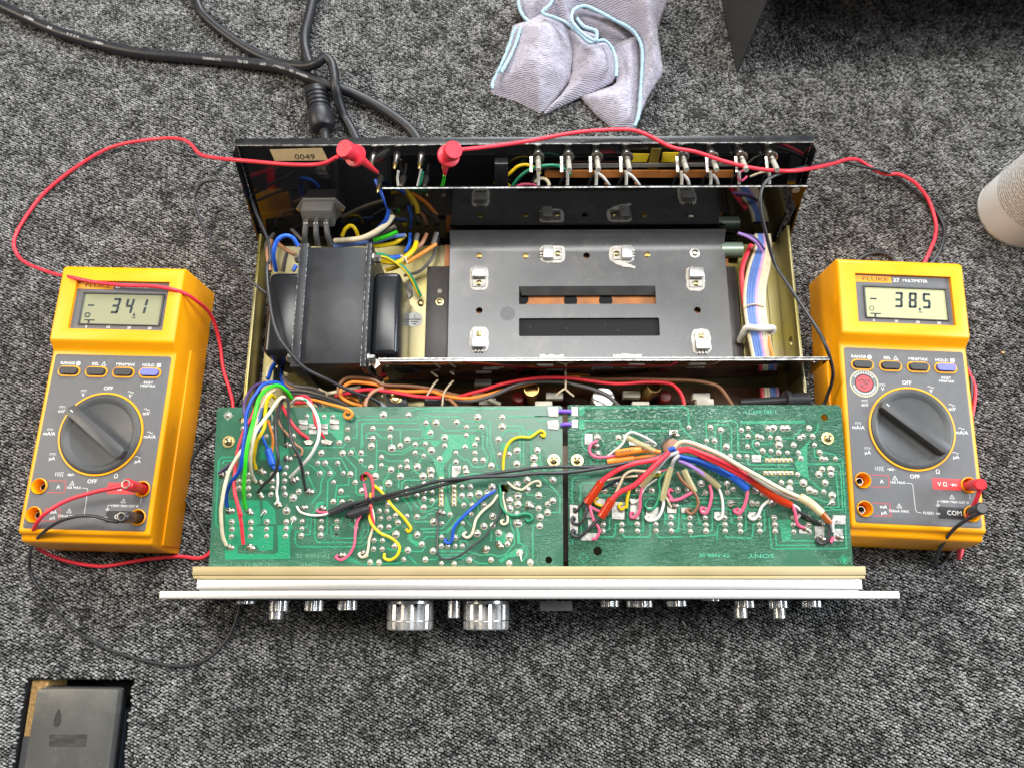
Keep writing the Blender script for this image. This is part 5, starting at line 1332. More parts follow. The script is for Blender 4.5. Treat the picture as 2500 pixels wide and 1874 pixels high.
def meter(o3, ang, label, digits, lcdm, sticker):
    root = thing('multimeter', label, 'multimeter', o3, ang, GRP)
    def Q(name, mb, m, parent=None, sharp=40):
        return mb.build(name, m, parent or root, sharp, True)
    bm = bmesh.new()
    # side profile (y along the length, z up), extruded across the width
    prof = [(-5.5, 0), (-5, 24), (-3.4, 38), (-1.2, 45.5), (2.6, 46.0), (4.4, 50.6), (139.5, 50.6), (145.5, 57.5), (203.5, 57.5), (206.6, 53.5), (208.2, 0)]
    xl, xr = -3.2, 91.2
    vs0 = [bm.verts.new((xl-(.6 if z < 20 else 0), y, z)) for y, z in prof]
    vs1 = [bm.verts.new((xr+(.6 if z < 20 else 0), y, z)) for y, z in prof]
    n = len(prof)
    for i in range(n):
        bm.faces.new((vs0[i], vs0[(i+1) % n], vs1[(i+1) % n], vs1[i]))
    bm.faces.new(vs0[::-1]); bm.faces.new(vs1)
    bmesh.ops.recalc_face_normals(bm, faces=bm.faces)
    es = [e for e in bm.edges if (abs(e.verts[0].co.x-e.verts[1].co.x) < 1e-4 and max(v.co.z for v in e.verts) > 1)]
    es += [e for e in bm.edges if len(e.link_faces) == 2 and e not in es and 42 < max(v.co.z for v in e.verts) and min(v.co.z for v in e.verts) >= 0]
    bmesh.ops.bevel(bm, geom=es, offset=1.9, segments=3, profile=.5, affect='EDGES', clamp_overlap=True)
    body = Q('case', MB().bm(bm), M_meter, None, 50)
    # holster ridge down each side
    for x in (xl-1.5, xr+.05):
        Q('side_ridge', MB().box(x, x+1.45, -1, 148, 1, 30, .6), M_meter, body)
    # window recess
    c = MB().prism([(9.6, 154.6), (81.2, 154.6), (81.2, 193.6), (9.6, 193.6)], 54.8, 62)
    cc = MB()
    for jx, jy in ((6.9, 37.2), (6.8, 17), (81.6, 37.2), (81.5, 17.1)):
        cc.lathe([(3.6, 30), (4.8, 53)], (jx, jy, 0), n=24)
    root_keep = ROOT[body.name]
    ROOT[body.name] = Vector((0, 0, 0))
    for cutter in (c, cc):
        k = mesh_obj('cutter', cutter, [M_meter], None, 40)
        k.matrix_world = Matrix.Translation(Vector(o3)*.001) @ Matrix.Rotation(ang, 4, 'Z')
        bpy.context.view_layer.update()
        m = body.modifiers.new('b', 'BOOLEAN'); m.object = k; m.operation = 'DIFFERENCE'; m.solver = 'EXACT'
        me = bpy.data.meshes.new_from_object(body.evaluated_get(bpy.context.evaluated_depsgraph_get()))
        body.modifiers.clear(); body.data = me; me.name = 'case'
        bpy.data.objects.remove(k)
    body.data.set_sharp_from_angle(angle=math.radians(35))
    disp = Q('display_bezel', MB().prism([(9.9, 154.9), (80.9, 154.9), (80.9, 193.3), (9.9, 193.3)], 54.85, 55.2), M_panel)
    fr = MB()
    lx0, lx1, ly0, ly1 = 16.9, 76.7, 159.4, 183.4
    for a in ((lx0-1.2, lx1+1.2, ly1, ly1+1.2), (lx0-1.2, lx1+1.2, ly0-.9, ly0), (lx0-1.2, lx0, ly0, ly1), (lx1, lx1+1.2, ly0, ly1)):
        fr.box(a[0], a[1], a[2], a[3], 55.21, 56.4, .25, 1)
    Q('lcd_frame', fr, M_dial, disp)
    lcd = Q('lcd', MB().box(lx0, lx1, ly0, ly1, 55.21, 55.4), lcdm, disp)
    sg = MB()
    for ch, x in zip(digits, (38.2, 48.6, 58.9)):
        seg_digit(sg, ch, x, 168.0, 12.4, 55.41)
    sg.box(56.2, 57.5, 166.0, 168.3, 55.41, 55.53); sg.box(55.8, 58.6, 164.6, 165.2, 55.41, 55.53)
    sg.box(20.5, 25.2, 173.6, 174.8, 55.41, 55.53)
    sg.box(19.8, 27.6, 161.9, 162.8, 55.41, 55.53); sg.box(22.6, 24, 159.8, 161.89, 55.41, 55.53)
    for rad, dx in ((1.7, 0),) + (((1.7, .9),) if digits == '341' else ()):
        sg.tube([(21.0+dx+rad*math.cos(t*math.pi/10), 166.4+rad*math.sin(t*math.pi/10), 55.42) for t in range(21)], .25, 4)
    Q('lcd_segments', sg, M_seg, disp)
    lg = Q('logo_plate', MB().box(10.0, 37.6, 187.4, 192.6, 55.21, 55.4), M_orange, disp)
    Q('lettering', text_mesh('FLUKE', 2.9, place(25.3, 190, 55.45), sx=1.75), mat('logo_ink', (.10, .04, .01), .5), disp)
    Q('lettering', text_mesh('27', 3.0, place(41.2, 190, 55.25), bold=.12, sx=1.15), M_mtext, disp)
    Q('lettering', text_mesh('MULTIMETER', 2.3, place(55.3, 190, 55.25), bold=.06), M_mtext, disp)
    mb = MB()
    for tx, x in (('0', 22), ('10', 38.5), ('20', 54.5), ('30', 70.2)):
        m = text_mesh(tx, 2.0, place(x, 157.0, 55.22), bold=.04); mb.add(m.v, m.f)
    Q('scale_numbers', mb, M_mtext, disp)
    # control panel
    def rr(x0, x1, y0, y1, r, n=6):
        o = []
        for cx, cy, a0 in ((x1-r, y1-r, 0), (x0+r, y1-r, 90), (x0+r, y0+r, 180), (x1-r, y0+r, 270)):
            for k in range(n+1):
                a = math.radians(a0+90*k/n); o.append((cx+r*math.cos(a), cy+r*math.sin(a)))
        return o
    pan = MB().prism(rr(.2, 88, 7.4, 136.4, 2), 50.4, 51.0, bev=.15)
    pn = Q('control_panel', pan, M_panel)
    c2 = MB()
    for jx, jy in ((6.9, 37.2), (6.8, 17), (81.6, 37.2), (81.5, 17.1)):
        c2.lathe([(5.0, 48), (5.0, 55)], (jx, jy, 0), n=24)
    k = mesh_obj('cutter', c2, [M_panel], None, 40)
    k.matrix_world = Matrix.Translation(Vector(o3)*.001) @ Matrix.Rotation(ang, 4, 'Z')
    bpy.context.view_layer.update()
    m = pn.modifiers.new('b', 'BOOLEAN'); m.object = k; m.operation = 'DIFFERENCE'; m.solver = 'EXACT'
    me = bpy.data.meshes.new_from_object(pn.evaluated_get(bpy.context.evaluated_depsgraph_get()))
    pn.modifiers.clear(); pn.data = me; me.name = 'control_panel'; bpy.data.objects.remove(k)
    me.set_sharp_from_angle(angle=math.radians(35))
    for bx, by, mm in ((12.8, 123.2, M_btn), (33.4, 123.2, M_btn), (53.8, 123.2, M_btn), (73.8, 123.4, M_btnv)):
        rim = MB()
        o_, i_ = rr(bx-8.4, bx+8.4, by-4.1, by+4.1, 4.0), rr(bx-7.4, bx+7.4, by-3.1, by+3.1, 3.0)
        n = len(o_)
        rim.add([(x, y, 51.01) for x, y in o_]+[(x, y, 51.5) for x, y in o_]+[(x, y, 51.5) for x, y in i_]+[(x, y, 50.5) for x, y in i_],
                [(a*n+k, a*n+(k+1) % n, (a+1)*n+(k+1) % n, (a+1)*n+k) for a in range(3) for k in range(n)])
        bt = Q('button', MB().prism(rr(bx-6.7, bx+6.7, by-2.3, by+2.9, 2.5), 50.9, 53.4, bev=.7), mm)
        Q('button_rim', rim, M_meter, bt)
    # rotary switch
    dx, dy = 44.9, 76.3
    rim = MB().lathe([(31.0, 51.0), (30.9, 52.1), (29.7, 52.2), (29.6, 51.1)], (dx, dy, 0), n=72)
    dl = Q('rotary_switch', MB().lathe([(29.5, 51.02), (29.3, 52.6), (27.2, 53.6), (26.6, 53.6), (23.4, 51.8), (22.8, 51.6), (.01, 51.6)], (dx, dy, 0), n=72), M_dial)
    Q('dial_ring', rim, M_meter, dl)
    M = place(dx, dy, 0, math.radians(-37))
    bar = MB().prism([(-27.2, -4.2), (23.5, -4.7), (26.2, -3.6), (27.2, 0), (26.2, 3.6), (23.5, 4.7), (-27.2, 4.2), (-28.8, 0)], 51.7, 59.5, bev=.8, M=M)
    Q('grip_bar', bar, M_dial, dl)
    Q('pointer_mark', MB().box(-25.8, -23.4, -.35, .35, 59.52, 59.62, 0, 1, 0, M), M_mtext, dl)
    # jacks
    for jx, jy in ((6.9, 37.2), (6.8, 17), (81.6, 37.2), (81.5, 17.1)):
        jk = Q('jack', MB().lathe([(5.7, 51.0), (5.7, 52.2), (5.2, 52.6), (4.9, 52.2), (4.0, 42), (.05, 41.9)], (jx, jy, 0), n=32, caps=False), M_meter)
        Q('jack_contact', MB().lathe([(2.7, 41.95), (2.7, 46), (2.1, 46), (2.1, 42.1), (.05, 42.1)], (jx, jy, 0), n=20), M_metal, jk)
        Q('jack_bore', MB().lathe([(2.0, 42.15), (2.0, 42.3), (.05, 42.3)], (jx, jy, 0), n=20), M_dark, jk)
    # panel printing
    pr = MB()
    Z = 51.04
    def tx(s_, x, y, h=2.5, b=.03, sx=1.0):
        m = text_mesh(s_, h, place(x, y, Z), .03, bold=b, sx=sx); pr.add(m.v, m.f)
    for s_, x, y in (('RANGE', 10.6, 129.3), ('REL', 31.6, 129.3), ('MIN/MAX', 54.3, 129.3), ('HOLD', 71.6, 129.3)):
        tx(s_, x, y, 2.2, .03, 1.1)
    def ringp(x, y, r, w_=.22, n=20):
        for k in range(n):
            a0, a1 = 2*math.pi*k/n, 2*math.pi*(k+1)/n
            pr.add([(x+q*math.cos(a), y+q*math.sin(a), Z+.03) for a in (a0, a1) for q in (r-w_, r+w_)], [(0, 1, 3, 2)])
    ringp(18.6, 129.3, 1.3, .35); ringp(18.6, 129.3, .45, .2)
    def line(*pp, w_=.38):
        pr.ribbon(pp, w_, Z, .03)
    line((36.3, 128.1), (37.9, 130.8), (39.5, 128.1), (36.2, 128.1))
    pr.box(78.0, 81.0, 128.0, 130.8, Z, Z+.04)
    tx('RESET', 73.6, 115.8, 1.9, .02); tx('MIN/MAX', 73.6, 113.2, 1.9, .02)
    tx('OFF', 44.4, 110.7, 2.9); tx('OFF', 44.2, 41.6, 2.9)
    def dc(x, y):
        line((x-2.2, y+3.6), (x+2.2, y+3.6), w_=.3)
        for k in (-1.7, 0, 1.7): line((x+k-.5, y+2.7), (x+k+.5, y+2.7), w_=.3)
    def ac(x, y):
        line(*[(x-2.2+k*.44, y+3.1+.6*math.sin(k*.628)) for k in range(11)], w_=.36)
    for s_, x, y, f in (('V', 26.4, 105.2, dc), ('V', 61.6, 105.2, ac), ('mV', 12.6, 92.6, dc), ('mV', 75.6, 92.4, ac), ('mA/A', 6.6, 75.6, dc), ('mA/A', 80.8, 75.2, ac), ('µA', 12.0, 57.4, dc), ('µA', 74.8, 57.0, ac)):
        tx(s_, x, y, 2.7); f(x, y)
    tx('Ω', 60.8, 45.8, 3)
    for k in range(5):
        line(*[(17.6+k*1.3-.9*math.cos(t*.4-1.0), 46.2+1.9*math.sin(t*.45-1.1)*(.75+.08*k)) for t in range(6)], w_=.32)
    line((25, 46), (30.6, 46), w_=.35); pr.prism([(26.4, 44.9), (26.4, 47.1), (28.8, 46)], Z, Z+.035); line((28.9, 44.8), (28.9, 47.2), w_=.35)
    tx('10A MAX', 31.6, 36.8, 1.9, .02); tx('320mA MAX', 30.8, 16.6, 1.9, .02); tx('FUSED', 51.5, 16.2, 1.9, .02); tx('1000V MAX CAT III', 70.6, 24.8, 1.7, .02)
    for x, y in ((30.0, 40.0), (31.4, 20.3), (69.0, 28.4)):
        line((x-1.7, y-1.3), (x, y+1.6), (x+1.7, y-1.3), (x-1.8, y-1.3), w_=.3); line((x, y-.7), (x, y+.6), w_=.3)
    line((37.6, 36.8), (41.4, 36.6), (42.2, 35.6), (42.6, 18), (43.8, 16.4), (46.6, 16.2), w_=.3)
    line((56.5, 16.6), (59.6, 16.6), w_=.3); line((56.5, 15.8), (59.6, 15.8), w_=.3)
    line((81.6, 31.2), (81.6, 27.2), w_=.3); line((81.6, 23.3), (81.6, 22.9), w_=.3)
    line((61.5, 25.1), (58.6, 25.1), (58.6, 22.4), w_=.3)
    for k, h in enumerate((1.5, .9, .4)): line((58.6-h, 22.3-k*.6), (58.6+h, 22.3-k*.6), w_=.28)
    Q('printing', pr, M_mtext, pn)
    rd = mat('panel_red', (.62, .05, .055), .5)
    def box_line(x0, x1, y0, y1):
        mb = MB(); mb.ribbon([(x0, y1), (x1, y1), (x1, y0), (x0, y0)], .42, Z, .03)
        Q('red_outline', mb, rd, pn)
    box_line(12.8, 25.4, 33.0, 41.4); box_line(12.8, 25.0, 12.8, 21.4)
    Q('red_block', MB().prism([(56.2, 33.2), (76.2, 33.2), (76.2, 41.3), (56.2, 41.3)], Z-.03, Z+.02), rd, pn)
    Q('black_block', MB().prism([(58.2, 12.8), (76.2, 12.8), (76.2, 21.2), (58.2, 21.2)], Z-.03, Z+.02), mat('panel_black', (.022, .022, .024), .5), pn)
    pr2 = MB()
    for s_, x, y, h in (('A', 20.5, 37.0, 2.8), ('mA', 20.3, 19.1, 2.5), ('µA', 20.3, 15.0, 2.5), ('COM', 69.6, 17.0, 3.3), ('V Ω', 63.2, 37.0, 3.0)):
        m = text_mesh(s_, h, place(x, y, Z+.03), .03, bold=.03); pr2.add(m.v, m.f)
    pr2.ribbon([(68.6, 37), (73.8, 37)], .35, Z+.03, .03); pr2.prism([(70, 35.9), (70, 38.1), (72.2, 37)], Z+.03, Z+.07); pr2.ribbon([(72.4, 35.8), (72.4, 38.2)], .35, Z+.03, .03)
    Q('printing', pr2, M_mtext, pn)
    if sticker:
        sx, sy = 13.2, 109.0
        st = Q('round_sticker', MB().lathe([(10.4, 0), (10.4, .12)], (sx, sy, Z), n=40), mat('sticker_cream', (.70, .60, .36), .5), pn)
        Q('sticker_band', MB().lathe([(9.6, 0), (9.6, .05), (6.7, .05), (6.7, 0)], (sx, sy, Z+.13), n=40), mat('sticker_grey', (.16, .165, .16), .5), pn)
        Q('sticker_centre', MB().lathe([(6.2, 0), (6.2, .05)], (sx, sy, Z+.13), n=32), mat('sticker_red', (.55, .07, .08), .5), pn)
        e = MB()
        for k in range(9):
            a = math.radians(90-52+13*k)
            e.box(-.45, .45, -.7, .7, Z+.19, Z+.22, 0, 1, 0, place(sx+8.1*math.cos(a), sy+8.1*math.sin(a), 0, a-math.pi/2))
        for k in range(13):
            a = math.radians(270-72+12*k)
            e.box(-.5, .5, -.7, .7, Z+.19, Z+.22, 0, 1, 0, place(sx+8.1*math.cos(a), sy+8.1*math.sin(a), 0, a+math.pi/2))
        Q('sticker_lettering', e, mat('sticker_white', (.7, .7, .68), .5), pn)
        e = MB()
        e.tube([(sx-4.2, sy+1.8, Z+.2), (sx-2, sy+3, Z+.2), (sx+.5, sy+2.2, Z+.2), (sx+3, sy+2.8, Z+.2), (sx+4.4, sy+1.6, Z+.2)], .5, 5)
        e.tube([(sx+2.4*math.cos(t*.4), sy-1.2+2.2*math.sin(t*.4), Z+.2) for t in range(17)], .4, 5)
        e.tube([(sx-3.6, sy-2.6, Z+.2), (sx, sy-.6, Z+.2), (sx+3.2, sy+.4, Z+.2)], .35, 5)
        Q('sticker_emblem', e, mat('sticker_ink', (.25, .12, .13), .6), pn)
    return root
ML = meter((-353, 38, 0), math.radians(-1.6), 'yellow multimeter reading -34.1, on the carpet left of the amplifier', '341', M_lcd, False)
pbl, pbr = at(2089.4, 1273.8, 51), at(2383.3, 1287.8, 51)
angR = math.atan2(pbr.y-pbl.y, pbr.x-pbl.x)
oR = pbl-Matrix.Rotation(angR, 3, 'Z') @ Vector((.2, 7.4, 51))
MRm = meter((oR.x, oR.y, 0), angR, 'yellow multimeter with a round red sticker reading -38.5, right of the amplifier', '385', M_lcd2, True)
bpy.context.view_layer.update()
# ---------------------------------------------------------------- test leads
def lead(name, label, key, r, s, loc=None):
    pts = []
    px = parse(s)
    for p in px:
        pts.append(at(p[0], p[1], p[2]))
    base = pts[0]
    root = thing('test_lead', label, 'test lead', (base.x, base.y, base.z), 0, 'test leads of the two multimeters')
    MB().tube(spline(pts, 6), r, 10).build('wire', plastic(key), root, 80)
    return root
def plug(root, meter_o, ang, j, head_px, key, zz=72, bar=False):
    """banana plug: shaft rises from the meter jack to the head"""
    jw = Matrix.Translation(Vector(meter_o)) @ Matrix.Rotation(ang, 4, 'Z') @ Vector((j[0], j[1], 45))
    h = at(head_px[0], head_px[1], zz)
    d = (h-jw).normalized()
    L_ = (h-jw).length
    mb = MB().lathe([(3.3, 0), (3.3, L_*.5), (3.9, L_*.55), (4.1, L_-5), (4.1, L_+1), (3.2, L_+2)], jw, d, 18)
    o = mb.build('banana_plug', plastic(key), root)
    if bar:
        q = h+d*.8
        MB().lathe([(3.0, 0), (3.0, 2.2), (2.2, 2.25), (2.1, .5), (.05, .45)], q, d, 16).build('stacking_socket', M_metal, root)
    return h
def hook(root, a, b, c_, key):
    """plunger test clip from thumb cap a over collar b to the hook tip c_"""
    d1 = (b-a).normalized()
    L1 = (b-a).length
    MB().lathe([(6.0, -1.2), (6.5, -.4), (6.5, 4), (5.0, 4.4), (4.8, L1-2), (8.0, L1-1.6), (8.2, L1+.8), (6.6, L1+2.6), (4.0, L1+6)], a, d1, 24).build('clip_plunger', plastic(key), root)
    q = b+d1*6
    MB().tube([q, q.lerp(c_, .5), c_], [3.3, 2.3, 1.2], 8).build('clip_nose', plastic(key), root, 30)
    MB().tube([c_, c_+(c_-q).normalized()*3.5], .6, 6).build('hook', M_metal, root)
C_ = 2.6
PLR = lead('l', 'red test lead looping over the left meter and clipped beside the paper label', 'leadred', 1.45,
 '300,1186,72 285,1189,71 231,1200,66 163,1221,62 108.5,1254,60 84,1287,52 81,1319,34 103,1344,16 163,1368,5 231,1380,3 271,1379,3 353,1365,3 434,1357,3 507,1353,3 560,1250,3 575,1120,3 570,1000,3 560,950,3 545,900,4 535,830,8 515,770,22 480,735,44 440,712,57 380,700,60 300,697,60 225,688,60.5 165,675,56 130,668,40 60,640,8 35,605,3 40,570,3 70,520,3 110,470,3 170,420,3 240,375,4 300,352,8 390,339,14 440,340,24 465,352,38 490,378,58 540,388,88 575,391,98 640,397,102 700,402,106 760,403,110 795,398,116 824,383,122')
plug(PLR, (-353, 38, 0), math.radians(-1.6), (81.6, 37.2), (312, 1182), 'red', 74, True)
hook(PLR, at(841, 364, 124), at(868, 381, 112), onrear(*parse('P1600,540')[0], 21), 'leadred')
PLB = lead('l', 'black test lead from the left meter, ending in a clip by the transformer', 'black', 1.2,
 '290,1272,72 275,1271,72 231,1259.5,70 190,1259,68 149,1270,64 117,1289,58 90,1314,44 76,1338,26 72,1373,8 79,1409,3 113,1458,2.6 170,1526,2.6 260,1582,2.6 373,1616,2.6 452,1624,2.6 509,1605,2.6 554,1560,2.6 576,1514,2.6 585,1469,2.6 570,1420,2.6 507,1308,2.6 472,1249,2.6 450,1205,2.6 461,1143,2.6 488,1086,2.6 524,1045,2.6 590,960,2.6 630,850,3 690,740,9 660,722,44 649,716,52 600,676,52 550,625,42 503,566,36 480,508,32 477,475,34 497,446,36 540,441,40 589,464,44 612,485,50 628,526,58 643,560,64 655,591,70 659,634,76 652,650,76 654,700,80 665,776,84 683,826,86 710,863,84 747,900,80 801,927,74 855,954,66 910,973,58 935,992,52')
plug(PLB, (-353, 38, 0), math.radians(-1.6), (81.5, 17.1), (301, 1260), 'black', 73, True)
q0, q1 = at(924, 982, 54), at(945, 1000, 50)
MB().tube([q0, q1], [1.6, 2.2], 10).build('clip_tip', mat('grey_tip', (.25, .26, .27), .4), PLB)
PRR = lead('l', 'red test lead clipped at the rear sockets, twisting down to the right meter', 'leadred', 1.5,
 '1124,366,121 1200,358,112 1290,345,104 1400,325,100 1480,318,98 1540,318,97 1580,330,96 1640,360,95 1700,372,94 1770,395,92 1850,413,91 1930,418,88 1990,410,74 2035,400,46 2063,391,30 2080,389,24 2097,392,15 2125,409,9 2146,421,7 2166,426,8 2194,426,9 2221,438,9 2242,455,8 2267,489,6 2284,540,4 2284,575,3.5 2271,611,3 2250,657,3 2244,675,3 2240,720,2.4 2195,700,3 2175,660,3 2140,643,3 2112,652,3 2100,690,2.2 2250,820,1.8 2350,890,3 2368,915,3 2381,950,3 2376,1000,3 2368,1040,3 2374,1120,2.5 2372,1250,2.4 2352,1330,3 2341,1362,6 2345,1330,26 2360,1270,50 2385,1215,68 2394,1187,74')
plug(PRR, (oR.x, oR.y, 0), angR, (81.6, 37.2), (2392, 1182), 'red', 76)
hook(PRR, at(1107, 367, 124), at(1095, 381, 112), onrear(*parse('Q115,560')[0], 24), 'leadred')
PRB = lead('l', 'black test lead winding round the red one to the right meter', 'black', 1.3,
 '1912,978,48 1960,976,46 2004,992,38 2022,960,44 2034,915,60 2025,870,80 2005,820,82 1960,750,72 1920,690,64 1890,640,62 1870,570,74 1856,505,84 1860,462,88 1880,435,88 1920,420,84 1970,408,76 2035,395,44 2060,397,26 2084,402,17 2118,410,13 2152,417,12 2172,424,9 2200,442,5 2230,464,3 2262,492,3 2287,518,3 2305,556,3 2301,596,3 2286,628,3 2262,655,3 2256,690,2.6 2205,690,2.6 2190,650,3 2175,627,3 2145,617,3 2110,625,3 2082,650,3 2068,700,2.4 2200,820,2 2345,810,3 2352,850,3 2366,905,3 2372,950,3 2366,990,3 2352,1080,2.4 2350,1250,2.4 2330,1330,3 2300,1378,3 2285,1378,5 2290,1350,22 2305,1320,40 2330,1289,56 2368,1262,68 2393,1248,74')
plug(PRB, (oR.x, oR.y, 0), angR, (81.5, 17.1), (2396, 1240), 'black', 74)
q0, q1 = at(1975, 974, 47), at(1915, 977, 48)
MB().lathe([(3, 0), (5.2, .5), (5.2, 14), (7.2, 15), (7.2, 18), (3.4, 18.5), (2.6, 52)], q0+Vector((0, 0, 0)), (q1-q0), 18).build('clip_body', plastic('black'), PRB)

# ---------------------------------------------------------------- mains cords behind the amplifier
def cord(label, r, s, name='power_cord'):
    pts = [at(p[0], p[1], p[2]) for p in parse(s)]
    b = pts[0]
    root = thing(name, label, 'power cord', (b.x, b.y, 0), 0, 'black cords behind the amplifier')
    sp_ = spline(pts, 7)
    MB().tube(sp_, r, 14).build('cable', M_rubber, root, 80)
    return root, sp_
CA, spA = cord('thick black power cord with white printing, coming in at the upper left', 4.9,
 '-160,-60,6 -60,-14,6 0,14,6 60,42,6 130,74,6 210,100,6 300,123,6 380,135,6 500,145,6 668,163,9 765,194,11 809,212,11 853,225,10 919,258,7 977,296,6 1012,329,5.5 1040,380,5.5')
# printing wrapped along the top of the cord
def cordprint(root, pts, txt, px, size, flip=True, lift=5.66, ang=0.0):
    q = at(px[0], px[1], 6)
    i = min(range(1, len(pts)-1), key=lambda k: (Vector((pts[k].x, pts[k].y))-Vector((q.x, q.y))).length)
    t = (pts[i+1]-pts[i-1]).normalized()
    side = Vector((t.y, -t.x, 0)).normalized()
    nrm = (Vector((0, 0, 1))*math.cos(ang)+side*math.sin(ang)).normalized()
    X_ = -t if flip else t
    Y_ = nrm.cross(X_)
    M = Matrix.Translation(pts[i]+nrm*lift) @ Matrix((X_, Y_, nrm)).transposed().to_4x4()
    text_mesh(txt, size, M, .04, sx=1.15).build('printing', M_print, root)
cordprint(CA, spA, '<VDE>', (243, 108), 2.1, True, 4.86, .25)
cordprint(CA, spA, 'O  O  O  O', (186, 93), 1.6, True, 4.85, .2)
cordprint(CA, spA, 'SYE', (134, 76), 2.1, True, 4.85, .2)
cordprint(CA, spA, 'SAMSUNG' if 0 else 'S4SS1S1', (80, 52), 2.1, True, 4.85, .2)
for tx_, px_ in (('LU CHIANG', (533, 148)), ('IEC 53)', (592, 156)), ('(227', (640, 162)), ('0.75mm²', (685, 170)), ('3G', (718, 179)), ('H05VV-F', (756, 189))):
    cordprint(CA, spA, tx_, px_, 2.0, True, 4.85, .45)
CB, spB = cord('black cord hooking back over the thick printed cord', 4.3, '470,-60,5 478,-10,5 488,22,5 502,42,5 544,79,5 610,124,5 676,152,7 738,163,14 772,156,20 793,141,22 809,154,22 815,180,22 819,212,21 826,247,14 838,280,7 849,300,5 866,332,4.5 890,390,4.5')
CC, spC = cord('black cord with a ribbed ferrite choke at the end nearest the amplifier', 4.6, '790,-70,5 778,-30,5 765,0,5 755,40,5 745,80,5 744,110,5 749,135,5 758,165,4.6 765,200,5 775,225,10 791,318,10 795,345,10 800,380,10')
a, b = at(771, 218, 11), at(789, 318, 11)
d = (b-a); L_ = d.length
prof = [(5, 0), (9.5, 1.5), (10, 4)]
for k in range(4):
    z = L_*(.12+.1*k)
    prof += [(10.4, z), (10.4, z+2.2), (9.4, z+2.5), (9.4, z+3.2)]
prof += [(10.4, L_*.56), (11.2, L_*.62), (11.2, L_*.9), (9.5, L_*.97), (6, L_)]
MB().lathe(prof, a, d, 26).build('ferrite_choke', M_rubber, CC)

# ---------------------------------------------------------------- microfibre cloth
M_cloth = mat('microfibre', (.46, .43, .51), .95, noise=.10, nscale=60, bump=.9, bscale=700, bdist=.0012, spec=.1, stretch=(.35, 1.4, 1))
nt = M_cloth.node_tree
tc_ = nt.nodes.new('ShaderNodeTexCoord')
wv = nt.nodes.new('ShaderNodeTexWave'); wv.bands_direction = 'Y'
wv.inputs['Scale'].default_value = 230; wv.inputs['Distortion'].default_value = 2.2; wv.inputs['Detail Scale'].default_value = .25
nt.links.new(tc_.outputs['Object'], wv.inputs['Vector'])
b2 = nt.nodes.new('ShaderNodeBump'); b2.inputs['Strength'].default_value = .75; b2.inputs['Distance'].default_value = .0007
nt.links.new(wv.outputs['Fac'], b2.inputs['Height'])
pb = nt.nodes['Principled BSDF']
nt.links.new(pb.inputs['Normal'].links[0].from_socket, b2.inputs['Normal'])
nt.links.new(b2.outputs[0], pb.inputs['Normal'])
pb.inputs['Sheen Weight'].default_value = .3
M_hem = mat('blue_hem', (.40, .58, .70), .95, noise=.12, nscale=600, bump=.9, bscale=900, bdist=.0008, spec=.1)
CLO = at(1400, 200, 0)
cl = thing('cleaning_cloth', 'crumpled pale lilac cloth with light blue hem on the carpet', 'cloth', (CLO.x, CLO.y, 0))
def flap(s, z0, bulge, tilt=(0, 0), dome=26, rib=0.0):
    B = [at(p[0], p[1], z0).xy for p in parse(s)]
    B = [v.xy for v in spline([Vector((v.x, v.y, 0)) for v in B]+[Vector((B[0].x, B[0].y, 0))], 3)][:-1]
    n = len(B)
    def inside(p):
        c = False; j = n-1
        for i in range(n):
            if (B[i].y > p.y) != (B[j].y > p.y) and p.x < (B[j].x-B[i].x)*(p.y-B[i].y)/(B[j].y-B[i].y)+B[i].x: c = not c
            j = i
        return c
    def dist(p):
        m = 1e9
        for i in range(n):
            a, b = B[i-1], B[i]; ab = b-a
            t = max(0, min(1, (p-a).dot(ab)/max(1e-9, ab.dot(ab))))
            m = min(m, (p-a-ab*t).length)
        return m
    pts = list(B)
    x0, x1 = min(v.x for v in B), max(v.x for v in B); y0, y1 = min(v.y for v in B), max(v.y for v in B)
    st = 2.6
    y = y0
    while y < y1:
        x = x0
        while x < x1:
            p = Vector((x+random.uniform(-.4, .4), y+random.uniform(-.4, .4)))
            if inside(p) and dist(p) > 1.3: pts.append(p)
            x += st
        y += st
    res = delaunay_2d_cdt(pts, [], [list(range(n))], 1, 1e-4)
    vv, ff = res[0], res[2]
    cx, cy = sum(v.x for v in B)/n, sum(v.y for v in B)/n
    vs = []
    for v in vv:
        k = min(1, dist(v)/dome)
        from mathutils import noise as mn
        z = z0+tilt[0]*(v.x-cx)+tilt[1]*(v.y-cy)+bulge*math.sin(k*math.pi/2)+(2.6*mn.noise((v.x*.045, v.y*.045, z0))+1.1*mn.noise((v.x*.13, v.y*.13, z0+5)))*min(1, k*2)+rib*math.sin((v.y+.35*v.x)*1.55)*min(1, k*5)
        vs.append((v.x, v.y, max(1.2, z)))
    mb = MB(); mb.add(vs, ff)
    # turn the rim down so that the flap reads as thick cloth
    rim = [i for i in range(len(vv)) if dist(vv[i]) < 1e-3]
    order = sorted(rim, key=lambda i: min(range(n), key=lambda k: (B[k]-vv[i]).length))
    b0 = len(mb.v)
    for i in order:
        x, y, z = vs[i]
        dx, dy = cx-x, cy-y; l = math.hypot(dx, dy)
        mb.v.append((x+dx/l*1.4, y+dy/l*1.4, max(.6, z-3.2)))
    m = len(order)
    mb.f += [(order[k], order[(k+1) % m], b0+(k+1) % m, b0+k) for k in range(m)]
    mb.m += [0]*m
    return mb
